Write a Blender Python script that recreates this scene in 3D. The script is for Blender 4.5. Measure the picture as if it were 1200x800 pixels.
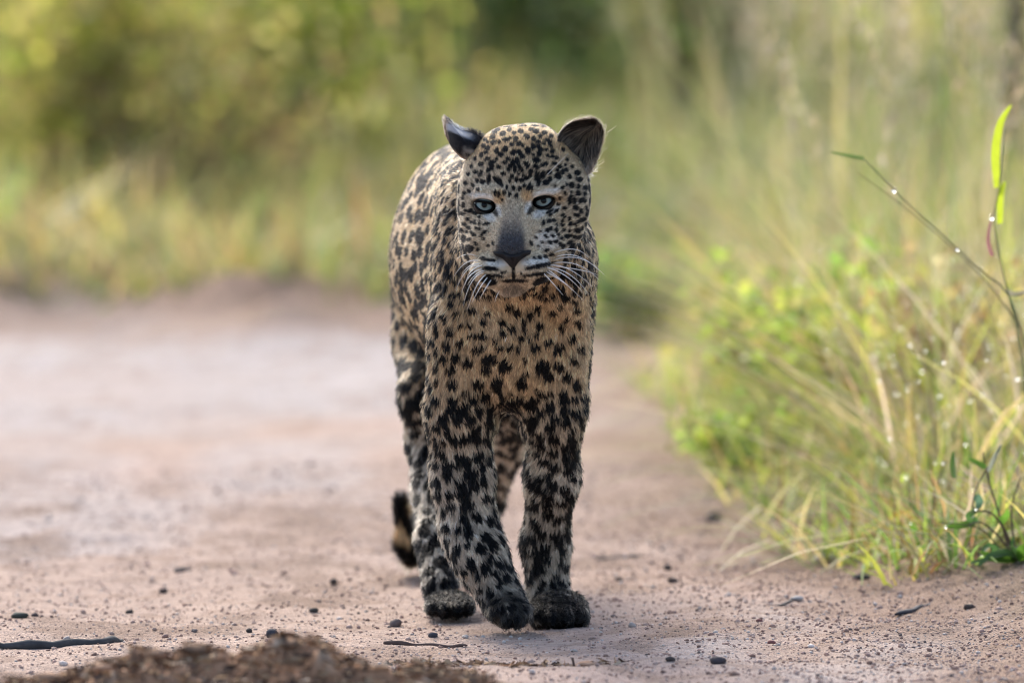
import bpy, math
import numpy as np
from mathutils import Vector

SC = bpy.context.scene
for _o in list(bpy.data.objects):
    bpy.data.objects.remove(_o)
rng = np.random.default_rng(11)

# ------------------------------------------------------------------ camera, sky, sun, exposure
CAM_H, CAM_D, FPX = 1.30, 15.2, 1200 * 400 / 36.0      # long lens, seen from a low vehicle
PITCH = math.atan(CAM_H / CAM_D) - math.atan(338 / FPX)
cam_data = bpy.data.cameras.new('camera')
cam_data.lens, cam_data.sensor_width = 400, 36
cam_data.clip_start, cam_data.clip_end = 0.5, 6000
cam_data.dof.use_dof = True
cam_data.dof.focus_distance = CAM_D - 0.16
cam_data.dof.aperture_fstop = 4.0
camera = bpy.data.objects.new('camera', cam_data)
SC.collection.objects.link(camera)
camera.location = (0, -CAM_D, CAM_H)
camera.rotation_euler = (math.pi / 2 - PITCH, 0, 0)
SC.camera = camera

SUN_EL, SUN_AZ = math.radians(40), math.radians(-16)     # azimuth measured from +Y towards +X
world = bpy.data.worlds.new('World'); SC.world = world; world.use_nodes = True
wn = world.node_tree; wn.nodes.clear()
w_out = wn.nodes.new('ShaderNodeOutputWorld'); w_bg = wn.nodes.new('ShaderNodeBackground')
w_sky = wn.nodes.new('ShaderNodeTexSky'); w_sky.sky_type = 'NISHITA'; w_sky.sun_disc = False
w_sky.sun_elevation, w_sky.sun_rotation = SUN_EL, SUN_AZ
w_sky.air_density, w_sky.dust_density, w_sky.ozone_density = 1.0, 2.5, 1.0
w_bg.inputs[1].default_value = 0.15
wn.links.new(w_sky.outputs[0], w_bg.inputs[0]); wn.links.new(w_bg.outputs[0], w_out.inputs[0])
sun_data = bpy.data.lights.new('sun', 'SUN')
sun_data.energy, sun_data.angle, sun_data.color = 2.3, math.radians(20), (1.0, 0.93, 0.82)
sun = bpy.data.objects.new('sun', sun_data); SC.collection.objects.link(sun)
_sd = Vector((math.sin(SUN_AZ) * math.cos(SUN_EL), math.cos(SUN_AZ) * math.cos(SUN_EL), math.sin(SUN_EL)))
sun.rotation_euler = _sd.to_track_quat('Z', 'Y').to_euler()
sun.location = _sd * 30
SC.view_settings.view_transform = 'Standard'; SC.view_settings.look = 'None'
SC.view_settings.gamma = 1; SC.view_settings.use_curve_mapping = False
SC.view_settings.exposure = 1.12
SC.cycles.use_denoising = True
SC.cycles.filter_width = 1.05
SC.cycles.max_bounces = 8
SC.cycles.transparent_max_bounces = 8

# ------------------------------------------------------------------ helpers
CP, SP = math.cos(PITCH), math.sin(PITCH)

def P(px, py, Y):
    """point of the place at depth Y (metres behind the front paws) seen at photograph position px, py"""
    a, b = (px - 600) / FPX, (py - 400) / FPX
    d = np.array([a, CP - b * SP, -SP - b * CP])
    t = (Y + CAM_D) / d[1]
    return np.array([0, -CAM_D, CAM_H]) + d * t

def proj(p):
    q = p - np.array([0, -CAM_D, CAM_H])
    zc = q[:, 1] * CP - q[:, 2] * SP
    yc = q[:, 1] * SP + q[:, 2] * CP
    return 600 + FPX * q[:, 0] / zc, 400 - FPX * yc / zc

def K(Y): return FPX / (CAM_D + Y)                        # pixels per metre at depth Y

def ground_at(px, py):
    """depth and x of the flat ground seen at a photograph position"""
    b = (py - 400) / FPX
    ang = PITCH + math.atan(b)
    d = CAM_H / math.tan(ang)
    return (px - 600) / FPX * d, d - CAM_D

def lattice(seed):
    return np.random.default_rng(seed).random((32, 32, 32)).astype(np.float32)
_L = [lattice(s) for s in range(4)]

def noise(p, f, k=0):
    q = np.asarray(p, np.float32) * f + 100.0
    i = np.floor(q).astype(np.int64); t = q - i; t = t * t * (3 - 2 * t)
    L = _L[k]; r = 0
    for dx in (0, 1):
        for dy in (0, 1):
            for dz in (0, 1):
                w = (t[:, 0] if dx else 1 - t[:, 0]) * (t[:, 1] if dy else 1 - t[:, 1]) * (t[:, 2] if dz else 1 - t[:, 2])
                r = r + w * L[(i[:, 0] + dx) % 32, (i[:, 1] + dy) % 32, (i[:, 2] + dz) % 32]
    return r * 2 - 1

def fbm(p, f, n=3, k=0):
    return sum(noise(p, f * 2 ** j, (k + j) % 4) * 0.5 ** j for j in range(n)) / 1.6

def norm(v): return v / (np.linalg.norm(v, axis=-1, keepdims=True) + 1e-12)
def smooth(a, b, x):
    t = np.clip((x - a) / (b - a), 0, 1); return t * t * (3 - 2 * t)

def link(o, parent=None):
    SC.collection.objects.link(o)
    if parent is not None: o.parent = parent
    return o

def tag(o, label=None, cat=None, group=None, kind=None):
    if label: o['label'] = label
    if cat: o['category'] = cat
    if group: o['group'] = group
    if kind: o['kind'] = kind
    return o

def empty(name, loc):
    o = bpy.data.objects.new(name, None); o.location = Vector(loc); o.empty_display_size = .05
    return link(o)

def mesh_data(name, V, F, mat, col=None, smooth_shade=True):
    """V (n,3); F a (m,k) array or list of such; col (n,3) per-vertex colour"""
    V = np.asarray(V, np.float32)
    Fs = F if isinstance(F, list) else [F]
    Fs = [np.asarray(f, np.int32) for f in Fs if len(f)]
    me = bpy.data.meshes.new(name)
    me.vertices.add(len(V)); me.vertices.foreach_set('co', V.ravel())
    nl = sum(f.size for f in Fs); npoly = sum(len(f) for f in Fs)
    me.loops.add(nl); me.polygons.add(npoly)
    me.loops.foreach_set('vertex_index', np.concatenate([f.ravel() for f in Fs]))
    tot = np.concatenate([np.full(len(f), f.shape[1], np.int32) for f in Fs])
    st = np.concatenate([[0], np.cumsum(tot)[:-1]]).astype(np.int32)
    me.polygons.foreach_set('loop_start', st)
    me.update(calc_edges=True); me.validate()
    if smooth_shade: me.polygons.foreach_set('use_smooth', np.ones(len(me.polygons), bool))
    if col is not None:
        at = me.attributes.new('col', 'FLOAT_COLOR', 'POINT')
        c4 = np.ones((len(V), 4), np.float32); c4[:, :3] = col
        at.data.foreach_set('color', c4.ravel())
    if mat is not None: me.materials.append(mat)
    return me

def mesh_obj(name, V, F, mat, parent=None, col=None, loc=None, smooth_shade=True):
    V = np.asarray(V, float)
    if loc is not None: V = V - np.asarray(loc)
    o = bpy.data.objects.new(name, mesh_data(name, V, F, mat, col, smooth_shade))
    if loc is not None: o.location = Vector(loc)
    return link(o, parent)

def material(name, rough=0.9, spec=0.3):
    m = bpy.data.materials.new(name); m.use_nodes = True
    b = m.node_tree.nodes['Principled BSDF']
    b.inputs['Roughness'].default_value = rough
    b.inputs['Specular IOR Level'].default_value = spec
    return m, m.node_tree, b

def attr_material(name, rough=0.9, spec=0.3, translucent=0.0, vary=0.25, scale=60):
    """colour from the 'col' attribute, broken up by noise; optional light passing through thin leaves"""
    m, nt, b = material(name, rough, spec)
    at = nt.nodes.new('ShaderNodeAttribute'); at.attribute_name = 'col'
    nz = nt.nodes.new('ShaderNodeTexNoise'); nz.inputs['Scale'].default_value = scale; nz.inputs['Detail'].default_value = 3
    tc = nt.nodes.new('ShaderNodeTexCoord'); nt.links.new(tc.outputs['Object'], nz.inputs['Vector'])
    mr = nt.nodes.new('ShaderNodeMapRange'); mr.inputs['To Min'].default_value = 1 - vary; mr.inputs['To Max'].default_value = 1 + vary
    nt.links.new(nz.outputs['Fac'], mr.inputs['Value'])
    mx = nt.nodes.new('ShaderNodeMix'); mx.data_type = 'RGBA'; mx.blend_type = 'MULTIPLY'; mx.inputs['Factor'].default_value = 1
    nt.links.new(at.outputs['Color'], mx.inputs['A']); nt.links.new(mr.outputs['Result'], mx.inputs['B'])
    nt.links.new(mx.outputs['Result'], b.inputs['Base Color'])
    if translucent:
        tr = nt.nodes.new('ShaderNodeBsdfTranslucent'); nt.links.new(mx.outputs['Result'], tr.inputs['Color'])
        ms = nt.nodes.new('ShaderNodeMixShader'); ms.inputs['Fac'].default_value = translucent
        out = nt.nodes['Material Output']
        nt.links.new(b.outputs[0], ms.inputs[1]); nt.links.new(tr.outputs[0], ms.inputs[2]); nt.links.new(ms.outputs[0], out.inputs['Surface'])
    return m

def tube(path, radii, n=6, cap=True):
    """swept tube through path points; returns V, [quads, tris]"""
    path = np.asarray(path, float); m = len(path)
    tg = norm(np.gradient(path, axis=0))
    ref = np.array([0.13, 0.97, 0.2]) if abs(tg[0][1]) < .8 else np.array([1.0, 0.1, 0.1])
    a = norm(np.cross(tg, ref)); b = np.cross(tg, a)
    th = np.arange(n) * 2 * math.pi / n
    r = np.broadcast_to(np.asarray(radii, float), (m,))
    V = (path[:, None, :] + r[:, None, None] * (np.cos(th)[None, :, None] * a[:, None, :] + np.sin(th)[None, :, None] * b[:, None, :])).reshape(-1, 3)
    q = []
    for i in range(m - 1):
        for j in range(n):
            k = (j + 1) % n
            q.append((i * n + j, i * n + k, (i + 1) * n + k, (i + 1) * n + j))
    t = []
    if cap:
        V = np.vstack([V, path[0], path[-1]])
        for j in range(n):
            k = (j + 1) % n
            t.append((len(V) - 2, k, j)); t.append((len(V) - 1, (m - 1) * n + j, (m - 1) * n + k))
    return V, [np.array(q), np.array(t).reshape(-1, 3)]

def join(parts):
    """join (V, [F...], col) pieces into one"""
    Vs, Q, T, C, off = [], [], [], [], 0
    for p in parts:
        V, Fs = p[0], p[1]
        for f in Fs:
            if len(f): (Q if f.shape[1] == 4 else T).append(f + off)
        Vs.append(V); off += len(V)
        if len(p) > 2: C.append(np.broadcast_to(np.asarray(p[2], float), (len(V), 3)))
    F = [np.concatenate(x) for x in (Q, T) if x]
    return np.vstack(Vs), F, (np.vstack(C) if C else None)
# ------------------------------------------------------------------ ground: sandy track with a raised verge, one sheet to the horizon
def edge_x(y):
    """x of the line where the track gives way to the verge on the image-right side"""
    return np.interp(y, [-2, 0, .8, 1.3, 2.2, 3.2, 4.5, 6, 8], [.75, .66, .54, .46, .38, .33, .31, .21, .1])

def gh(x, y):
    x = np.asarray(x, float); y = np.asarray(y, float)
    p = np.stack([x, y, np.zeros_like(x)], -1).reshape(-1, 3)
    calm = 1 - .85 * np.exp(-(((x - .0) / .35) ** 2 + ((y - .25) / .55) ** 2)).ravel()
    near = 1 / (1 + np.maximum(0, y.ravel() - 4) * .2)
    z = fbm(p, 1.3, 3, 0) * .022 * calm + fbm(p, 9, 3, 1) * .0085 * calm * near + noise(p, 48, 2) * .0022 * near * (.5 + .5 * calm)
    ex = edge_x(y.ravel())
    bank = smooth(-.10, .22, x.ravel() - ex) * (.055 + .025 * fbm(p, 5, 2, 2)) * smooth(9, 5, y.ravel())
    z = z + bank + smooth(.25, .5, noise(p, 14, 3)) * .006 * smooth(-.3, .05, x.ravel() - ex) * near
    # spoil banks along the far side of the track
    for cx, cy, sx, sy, h in ((-.52, 7.0, .22, .45, .085), (-.40, 6.3, .14, .3, .05), (-1.35, 7.3, .42, .5, .11), (-.95, 8.0, .35, .5, .05), (.06, 6.4, .2, .5, .05), (-.2, 7.2, .16, .4, .06)):
        z = z + h * np.exp(-((x.ravel() - cx) / sx) ** 2 - ((y.ravel() - cy) / sy) ** 2) * (1 + .5 * noise(p, 9, 1))
    return z.reshape(x.shape)

def grow(a, b, step, far, ratio):
    xs = list(np.arange(a, b, step)); s = step; v = xs[-1]
    while v < far: s *= ratio; v += s; xs.append(v)
    return xs
gx1 = grow(0, 1.15, .0095, 2500, 1.22); gxs = np.array([-v for v in gx1[:0:-1]] + gx1)
gy1 = grow(-1.7, 2.6, .0105, 4500, 1.022)
gys = np.array([-400, -60, -13, -6, -3.5, -2.4, -2.0, -1.8] + gy1)
GX, GY = np.meshgrid(gxs, gys, indexing='ij')
fade = np.exp(-(np.maximum(0, np.abs(GX) - 6) / 10) ** 2) * np.exp(-(np.maximum(0, GY - 20) / 15) ** 2)
GZ = gh(np.clip(GX, -20, 20), np.clip(GY, -20, 60)) * fade
GV = np.stack([GX, GY, GZ], -1).reshape(-1, 3)
nx, ny = GX.shape
ii = np.arange(nx * ny).reshape(nx, ny)
GQ = np.stack([ii[:-1, :-1], ii[1:, :-1], ii[1:, 1:], ii[:-1, 1:]], -1).reshape(-1, 4)
sand = np.array([.46, .34, .28]); rust = np.array([.31, .21, .155]); bone = np.array([.47, .42, .405]); loam = np.array([.13, .10, .06]); pink = np.array([.48, .35, .295])
gp = GV * [1, 1, 0]
st = gp * [1, .45, 1]                                       # streaks run along the track
def blend(c, d, m): return c * (1 - m[:, None]) + d * m[:, None]
gc = np.broadcast_to(sand, GV.shape).copy()
gc = blend(gc, pink, smooth(-.2, .5, fbm(st, 2.1, 3, 0)) * .8)
gc = blend(gc, rust, smooth(.05, .55, fbm(st, 3.7, 3, 1)) * .55)
gc = blend(gc, bone, smooth(.0, .5, fbm(st, 2.7, 3, 2)) * .55)
gc = blend(gc, bone, smooth(-1.35, -.75, -np.abs(GV[:, 1] - 5.3)) * smooth(.4, -.1, GV[:, 0]) * (.75 + .25 * noise(st, 3, 0)))
gc = blend(gc, rust, smooth(.05, .5, fbm(gp, 22, 3, 3)) * .55)
gc = blend(gc, rust * .75, smooth(.15, .5, fbm(gp * [1, .6, 1], 7, 4, 2)) * .6 * smooth(3, 1.5, GV[:, 1]))
exv = GV[:, 0] - edge_x(GV[:, 1])
gc = blend(gc, rust * .9, smooth(-.35, .0, exv + .2 * fbm(gp, 6, 2, 1)) * .75)
gc = blend(gc, loam, smooth(.0, .25, exv + .15 * fbm(gp, 6, 2, 0)) * .8)
gc = blend(gc, loam, smooth(7.0, 8.2, GV[:, 1] + .8 * fbm(gp, 2, 2, 1)))
gc = blend(gc, rust * .95, smooth(.018, .06, GV[:, 2]) * smooth(5.2, 6.0, GV[:, 1]) * .85)
gc = blend(gc, rust * .8, smooth(5.9, 6.7, GV[:, 1] + .5 * fbm(gp, 3, 2, 2)) * .6 * smooth(7.4, 6.8, GV[:, 1]))

def ground_material(name):
    m = attr_material(name, .95, .15, vary=.40, scale=70)
    nt = m.node_tree; b = nt.nodes['Principled BSDF']
    tc = nt.nodes.new('ShaderNodeTexCoord')
    n1 = nt.nodes.new('ShaderNodeTexNoise'); n1.inputs['Scale'].default_value = 230; n1.inputs['Detail'].default_value = 5
    n2 = nt.nodes.new('ShaderNodeTexVoronoi'); n2.inputs['Scale'].default_value = 260
    nt.links.new(tc.outputs['Object'], n1.inputs['Vector']); nt.links.new(tc.outputs['Object'], n2.inputs['Vector'])
    mm = nt.nodes.new('ShaderNodeMath'); mm.operation = 'SUBTRACT'; nt.links.new(n1.outputs['Fac'], mm.inputs[0]); nt.links.new(n2.outputs['Distance'], mm.inputs[1])
    bp = nt.nodes.new('ShaderNodeBump'); bp.inputs['Strength'].default_value = 1.0; bp.inputs['Distance'].default_value = .004
    nt.links.new(mm.outputs[0], bp.inputs['Height']); nt.links.new(bp.outputs[0], b.inputs['Normal'])
    return m
m_ground = ground_material('sandy_soil')
ground = tag(mesh_obj('ground', GV, GQ, m_ground, None, gc), 'pinkish sandy track with pale and rusty streaks', None, None, 'structure')

# ------------------------------------------------------------------ loose gravel on the track
ICO_V, ICO_F = None, None
def ico():
    t = (1 + 5 ** .5) / 2
    v = norm(np.array([(-1, t, 0), (1, t, 0), (-1, -t, 0), (1, -t, 0), (0, -1, t), (0, 1, t), (0, -1, -t), (0, 1, -t), (t, 0, -1), (t, 0, 1), (-t, 0, -1), (-t, 0, 1)], float))
    f = np.array([(0, 11, 5), (0, 5, 1), (0, 1, 7), (0, 7, 10), (0, 10, 11), (1, 5, 9), (5, 11, 4), (11, 10, 2), (10, 7, 6), (7, 1, 8), (3, 9, 4), (3, 4, 2), (3, 2, 6), (3, 6, 8), (3, 8, 9), (4, 9, 5), (2, 4, 11), (6, 2, 10), (8, 6, 7), (9, 8, 1)])
    return v, f
ICO_V, ICO_F = ico()
def ico2():
    v = list(map(tuple, ICO_V)); f = []; c = {}
    def mid(a, b):
        k = (min(a, b), max(a, b))
        if k not in c:
            p = norm(np.array(v[a]) + np.array(v[b])); v.append(tuple(p)); c[k] = len(v) - 1
        return c[k]
    for a, b_, d in ICO_F:
        x, y, z = mid(a, b_), mid(b_, d), mid(d, a)
        f += [(a, x, z), (b_, y, x), (d, z, y), (x, y, z)]
    return np.array(v), np.array(f)
ICO2_V, ICO2_F = ico2()
def rand_rot(n):
    q = norm(rng.standard_normal((n, 4))); w, x, y, z = q.T
    return np.stack([1 - 2 * (y * y + z * z), 2 * (x * y - z * w), 2 * (x * z + y * w), 2 * (x * y + z * w), 1 - 2 * (x * x + z * z), 2 * (y * z - x * w), 2 * (x * z - y * w), 2 * (y * z + x * w), 1 - 2 * (x * x + y * y)], -1).reshape(n, 3, 3)
NG = 34000
g_y = -1.5 + 4.6 * rng.random(NG) ** 1.35
g_x = rng.uniform(-1, 1, NG) * (.055 * (g_y + CAM_D))
g_x = np.where(rng.random(NG) < .25, np.clip(edge_x(g_y) + rng.normal(-.12, .16, NG), -.9, .95), g_x)
g_r = np.clip(rng.lognormal(math.log(.0016), .42, NG), .0008, .0065)
g_z = gh(g_x, g_y)
Rm = rand_rot(NG) * rng.uniform(.65, 1.2, (NG, 1, 3))
pv = np.einsum('nij,kj->nki', Rm, ICO_V) * g_r[:, None, None] * rng.uniform(.82, 1.15, (NG, 12, 1))
pv[:, :, 2] *= .75
pv += np.stack([g_x, g_y, g_z + g_r * .25], -1)[:, None, :]
pf = (ICO_F[None] + 12 * np.arange(NG)[:, None, None]).reshape(-1, 3)
pal = np.array([[.42, .30, .25], [.33, .21, .165], [.24, .15, .12], [.50, .43, .39], [.15, .12, .11], [.38, .25, .21]])
pc = pal[rng.choice(6, NG, p=[.34, .24, .12, .16, .05, .09])] * rng.uniform(.75, 1.2, (NG, 1))
m_stone = attr_material('stone', .85, .25, vary=.3, scale=300)
gravel = tag(mesh_obj('gravel', pv.reshape(-1, 3), pf, m_stone, None, np.repeat(pc, 12, 0), None, False), 'fine reddish gravel and grit strewn over the track', None, None, 'stuff')

def stone(name, px, py, w, h, col, label, group='stones lying on the track', flat=1.0, rough=.22, seed=0, cat='stone', Yadd=0.0):
    """a single stone of w x h photograph pixels resting on the track"""
    x, y = ground_at(px, py + h * .4)
    for _ in range(4):
        z = gh(np.array([x]), np.array([y]))[0]
        d = (CAM_H - z) / math.tan(PITCH + math.atan((py + h * .4 - 400) / FPX)); y = d - CAM_D; x = (px - 600) / FPX * d
    k = K(y); r = np.array([w, (w + h) * .5 * flat, h]) / k / 2
    p = ICO2_V * (1 + rough * noise(ICO2_V * 1.0 + seed * 3.1, 1.7, seed % 4)[:, None] + .10 * noise(ICO2_V + seed, 4.5, 1)[:, None])
    V = p * r + [0, 0, r[2] * .62]
    o = mesh_obj(name, V, ICO2_F, m_stone, None, np.broadcast_to(np.array(col), V.shape) * (1 + .25 * noise(V, 160, 1)[:, None]), None, False)
    o.location = (x, y, z); return tag(o, label, cat, group)
DK, RD, PL = (.085, .066, .062), (.13, .075, .065), (.45, .42, .40)
stone('stone', 837, 605, 19, 17, (.05, .042, .06), 'round purplish black pebble alone on the track left of the grass', seed=1, rough=.1)
stone('stone', 783, 664, 11, 9, DK, 'small dark pebble, upper of the close pair right of the paws', seed=2)
stone('stone', 789, 679, 13, 8, (.10, .07, .06), 'small brown pebble, lower of the close pair right of the paws', seed=3)
stone('stone', 971, 653, 30, 11, PL, 'pale flat grey stone lying at the edge of the grass', seed=4, rough=.15)
stone('stone', 946, 622, 44, 10, (.075, .07, .07), 'long dark flat stone tucked under the grass edge', seed=5, rough=.18)
stone('stone', 21, 720, 20, 9, (.06, .065, .055), 'dark greenish stone at the far left, larger of two side by side', seed=6)
stone('stone', 39, 720, 8, 7, DK, 'tiny dark pebble beside the dark stone at the far left', seed=7)
stone('stone', 190, 691, 10, 8, DK, 'black pebble on the open sand above the dung heap', seed=8)
stone('stone', 213, 667, 22, 9, (.085, .07, .07), 'slanting dark chip on the blurred sand far left of the leopard', seed=9, rough=.3)
stone('stone', 390, 680, 10, 8, DK, 'small dark pebble on the sand left of the tail', seed=10)
stone('stone', 150, 716, 10, 6, (.07, .06, .055), 'small dark pebble above the black stick', seed=11)
stone('stone', 367, 714, 12, 6, (.075, .07, .062), 'flat dark pebble on the sand above the dung heap crest', seed=12)
stone('stone', 463, 729, 14, 12, (.14, .11, .105), 'angular grey brown stone left of the hind paw', seed=13, rough=.3)
stone('stone', 507, 743, 13, 7, (.055, .055, .065), 'dark bluish stone just below the hind paw', seed=14, rough=.25)
stone('stone', 291, 738, 8, 6, (.06, .05, .045), 'tiny dark pebble just behind the dung heap', seed=15)
stone('stone', 726, 678, 10, 6, (.12, .085, .07), 'small brown pebble beside the planted forepaw', seed=16)
stone('stone', 842, 773, 20, 10, (.06, .05, .055), 'dark stone alone at the bottom edge right of centre', seed=17)
stone('stone', 786, 771, 12, 7, (.075, .06, .055), 'small flat dark stone left of the dark stone at the bottom edge', seed=18)
stone('stone', 891, 727, 9, 7, (.17, .07, .065), 'reddish pebble on the sand below the grass', seed=19)
stone('stone', 905, 752, 10, 7, (.18, .075, .07), 'dark red pebble, lower one of the sand below the grass', seed=20)
stone('stone', 935, 700, 16, 6, PL, 'small pale chip of stone near the foot of the bank', seed=21, rough=.3)
stone('stone', 1138, 710, 14, 8, (.07, .055, .05), 'dark clod on the slope of the bank at the right', seed=22, rough=.3)
stone('stone', 1011, 675, 22, 8, (.055, .055, .062), 'black chip at the top of the bare bank', seed=23, rough=.35)

# ------------------------------------------------------------------ fallen stick, bark chips, dung heap
m_wood = attr_material('weathered_wood', .8, .3, vary=.4, scale=140)
def lay(px, py, lift=0.0):
    x, y = ground_at(px, py)
    z = gh(np.array([x]), np.array([y]))[0]
    return np.array([x, y, z + lift])
def stick(name, pts, r, col, label, cat, group=None):
    chip = name == 'bark_chip'; t = np.linspace(0, 1, 8 if chip else 22); P_ = np.array([lay(a, b) for a, b in pts])
    pth = np.stack([np.interp(t, np.linspace(0, 1, len(P_)), P_[:, k]) for k in range(3)], 1)
    pth[:, 2] = gh(pth[:, 0], pth[:, 1]) + r * .75
    pth += np.stack([noise(pth + 7, 25, k) for k in range(3)], 1) * r * .5
    V, F = tube(pth, r * (1 + .35 * noise(pth, 60, 1)) * np.interp(t, [0, .06, .9, 1], [.7, 1, .85, .35]) * (1 + (.5 * noise(pth * 3 + 11, 40, 3) if chip else 0)), 6 if chip else 9)
    V = V + norm(V - V.mean(0)) * (noise(V, 220, 2) * r * .22)[:, None]
    if chip: V[:, 2] = V[:, 2].min() + (V[:, 2] - V[:, 2].min()) * .6
    b = V.mean(0); b[2] = V[:, 2].min()
    return tag(mesh_obj(name, V, F, m_wood, None, np.broadcast_to(np.array(col), V.shape) * (1 + .5 * noise(V, 90, 0)[:, None]), b, not chip), label, cat, group)
stick('stick', [(-40, 757), (60, 755), (120, 752), (142, 748)], .0062, (.055, .055, .058), 'dark weathered stick lying on the sand at the left edge', 'stick')
stick('bark_chip', [(1052, 724), (1075, 719), (1098, 713)], .0055, (.035, .035, .042), 'black sliver of bark on the sand below the bank', 'bark chip', 'bark slivers')
stick('bark_chip', [(895, 712), (915, 711), (932, 705)], .0032, (.05, .045, .045), 'thin dark bark sliver among the gravel below the grass', 'bark chip', 'bark slivers')
stick('bark_chip', [(1108, 688), (1130, 680), (1152, 676)], .0058, (.055, .04, .032), 'crumbly dark bark strip on the bank under the grass tuft', 'bark chip', 'bark slivers')
stick('shadow_strip', [(450, 758), (500, 756), (548, 757)], .0030, (.10, .065, .055), 'thin brown strip standing in for the shadow of a low sand ridge left of the paws', 'shadow_strip')  # added dark strip in place of the shadow along a low ridge
stick('bark_chip', [(700, 651), (720, 648), (752, 646)], .0055, (.10, .075, .062), 'brown bark strip on the blurred sand right of the foreleg', 'bark chip', 'bark slivers')

m_dung = attr_material('dung', .95, .1, vary=.45, scale=130)
m_fibre = attr_material('dung_fibre', .9, .15, vary=.3, scale=90)
def heap(name, profile, Y, depth, label, nf, seed, clods):
    """heap with the given crest outline (photograph px) standing at depth Y"""
    pr = np.array(profile, float)
    pr[:, 1] += 9; profile = [tuple(v) for v in pr]
    kx = K(Y); X = (pr[:, 0] - 600) / kx
    H = np.array([P(a, b, Y)[2] for a, b in profile]); H = np.maximum(H, .0)
    xs = np.arange(X[0], X[-1], .006); ys = np.linspace(-1, 1, 44)
    gx, gv = np.meshgrid(xs, ys, indexing='ij')
    hh = np.interp(gx, X, H)
    gy = Y + gv * depth * (.6 + .5 * hh / max(H.max(), 1e-3))
    p = np.stack([gx, gy, gx * 0 + seed], -1).reshape(-1, 3)
    lump = (fbm(p, 26, 3, seed % 4) * .35 + .12 * noise(p, 90, 1)).reshape(gx.shape)
    z = hh * np.clip(1 - np.abs(gv) ** 1.7, 0, 1) * (1 + lump) + .010 * lump * (1 - gv ** 2)
    z = np.where(np.abs(gv) > .97, -.02, z) + gh(gx, gy) * 1.0 - .003
    V = np.stack([gx, gy, z], -1).reshape(-1, 3); n0, n1 = gx.shape
    ii = np.arange(n0 * n1).reshape(n0, n1)
    Q = np.stack([ii[:-1, :-1], ii[1:, :-1], ii[1:, 1:], ii[:-1, 1:]], -1).reshape(-1, 4)
    dc = np.array([.33, .185, .11]) * (1 + .55 * fbm(V, 30, 3, 2)[:, None]); dc = blend(dc, np.array([.50, .38, .28]), smooth(.1, .55, fbm(V, 18, 3, 0)) * .8)
    dc = blend(dc, np.array([.04, .030, .028]), smooth(.05, .4, fbm(V * [.6, 1, 1.6], 24, 3, 3)) * .9)
    b = np.array([V[:, 0].mean(), Y, 0.0])
    root = empty(name, b); tag(root, label, 'dung')
    def put(o): o.matrix_parent_inverse = root.matrix_basis.inverted(); return o
    put(mesh_obj('mound', V, Q, m_dung, root, dc))
    # crumbs and straw fibres bedded in it
    sel = rng.choice(len(V), nf); base_p = V[sel] + [0, 0, .001]
    d = norm(rng.standard_normal((nf, 3)) * [1.5, .8, .25]); L = rng.uniform(.008, .030, nf)[:, None]
    side = norm(np.cross(d, rng.standard_normal((nf, 3)))) * rng.uniform(.0008, .0032, (nf, 1))
    up = np.cross(d, norm(side)) * .0009
    a, c = base_p - d * L * .5, base_p + d * L * .5
    FV = np.stack([a - side, a + side, c + side * .6, c - side * .6, (a + c) / 2 + up * 2], 1)
    FF = (np.array([(0, 1, 4), (1, 2, 4), (2, 3, 4), (3, 0, 4)])[None] + 5 * np.arange(nf)[:, None, None]).reshape(-1, 3)
    fc = np.array([[.42, .28, .17], [.27, .16, .10], [.10, .065, .05], [.52, .40, .29]])[rng.choice(4, nf, p=[.3, .35, .25, .1])]
    o = put(mesh_obj('straw_fibres', FV.reshape(-1, 3), FF, m_fibre, root, np.repeat(fc, 5, 0), None, False)); o['kind'] = 'stuff'
    for i, (cx, cy, w, h) in enumerate(clods):
        q = P(cx, cy, Y - .02); r = np.array([w, (w + h) / 2, h]) / kx / 2
        s = ICO2_V * (1 + .45 * noise(ICO2_V + i * 5 + seed, 1.8, i % 4)[:, None] + .40 * noise(ICO2_V + i, 5, 2)[:, None]) * r * .75 + q - [0, 0, r[2] * .3]
        cc = np.array([.25, .16, .11]) * rng.uniform(.6, 1.6)
        put(mesh_obj('clod', s, ICO2_F, m_dung, root, np.broadcast_to(cc, s.shape) * (1 + .4 * noise(s, 70, 1)[:, None])))
heap('dung_heap', [(-90, 806), (-60, 788), (0, 786), (40, 780), (70, 776), (105, 766), (140, 758), (175, 748), (205, 743), (238, 742), (262, 748), (290, 748), (318, 738), (340, 735), (362, 740), (385, 752), (405, 762), (430, 770), (470, 776), (520, 782), (560, 788), (600, 796), (640, 812)], -1.25, .15,
     'crumbling heap of brown fibrous dung across the lower left foreground', 6500, 3,
     [(228, 758, 40, 15), (182, 764, 34, 13), (338, 752, 36, 15), (376, 770, 32, 13), (122, 780, 40, 13), (292, 770, 42, 13), (60, 792, 50, 14)])
heap('dung_heap', [(455, 806), (480, 794), (510, 785), (545, 783), (590, 779), (625, 774), (660, 774), (700, 776), (725, 788), (740, 806)], -.55, .05,
     'low scatter of brown dung crumbs below the walking paws', 700, 5, [(515, 790, 46, 16), (560, 786, 30, 12), (690, 777, 40, 9), (540, 798, 50, 16)])
stone('stone', 318, 741, 15, 13, (.05, .05, .06), 'bluish black pebble perched at the crest of the dung heap', seed=24, rough=.2)
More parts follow.
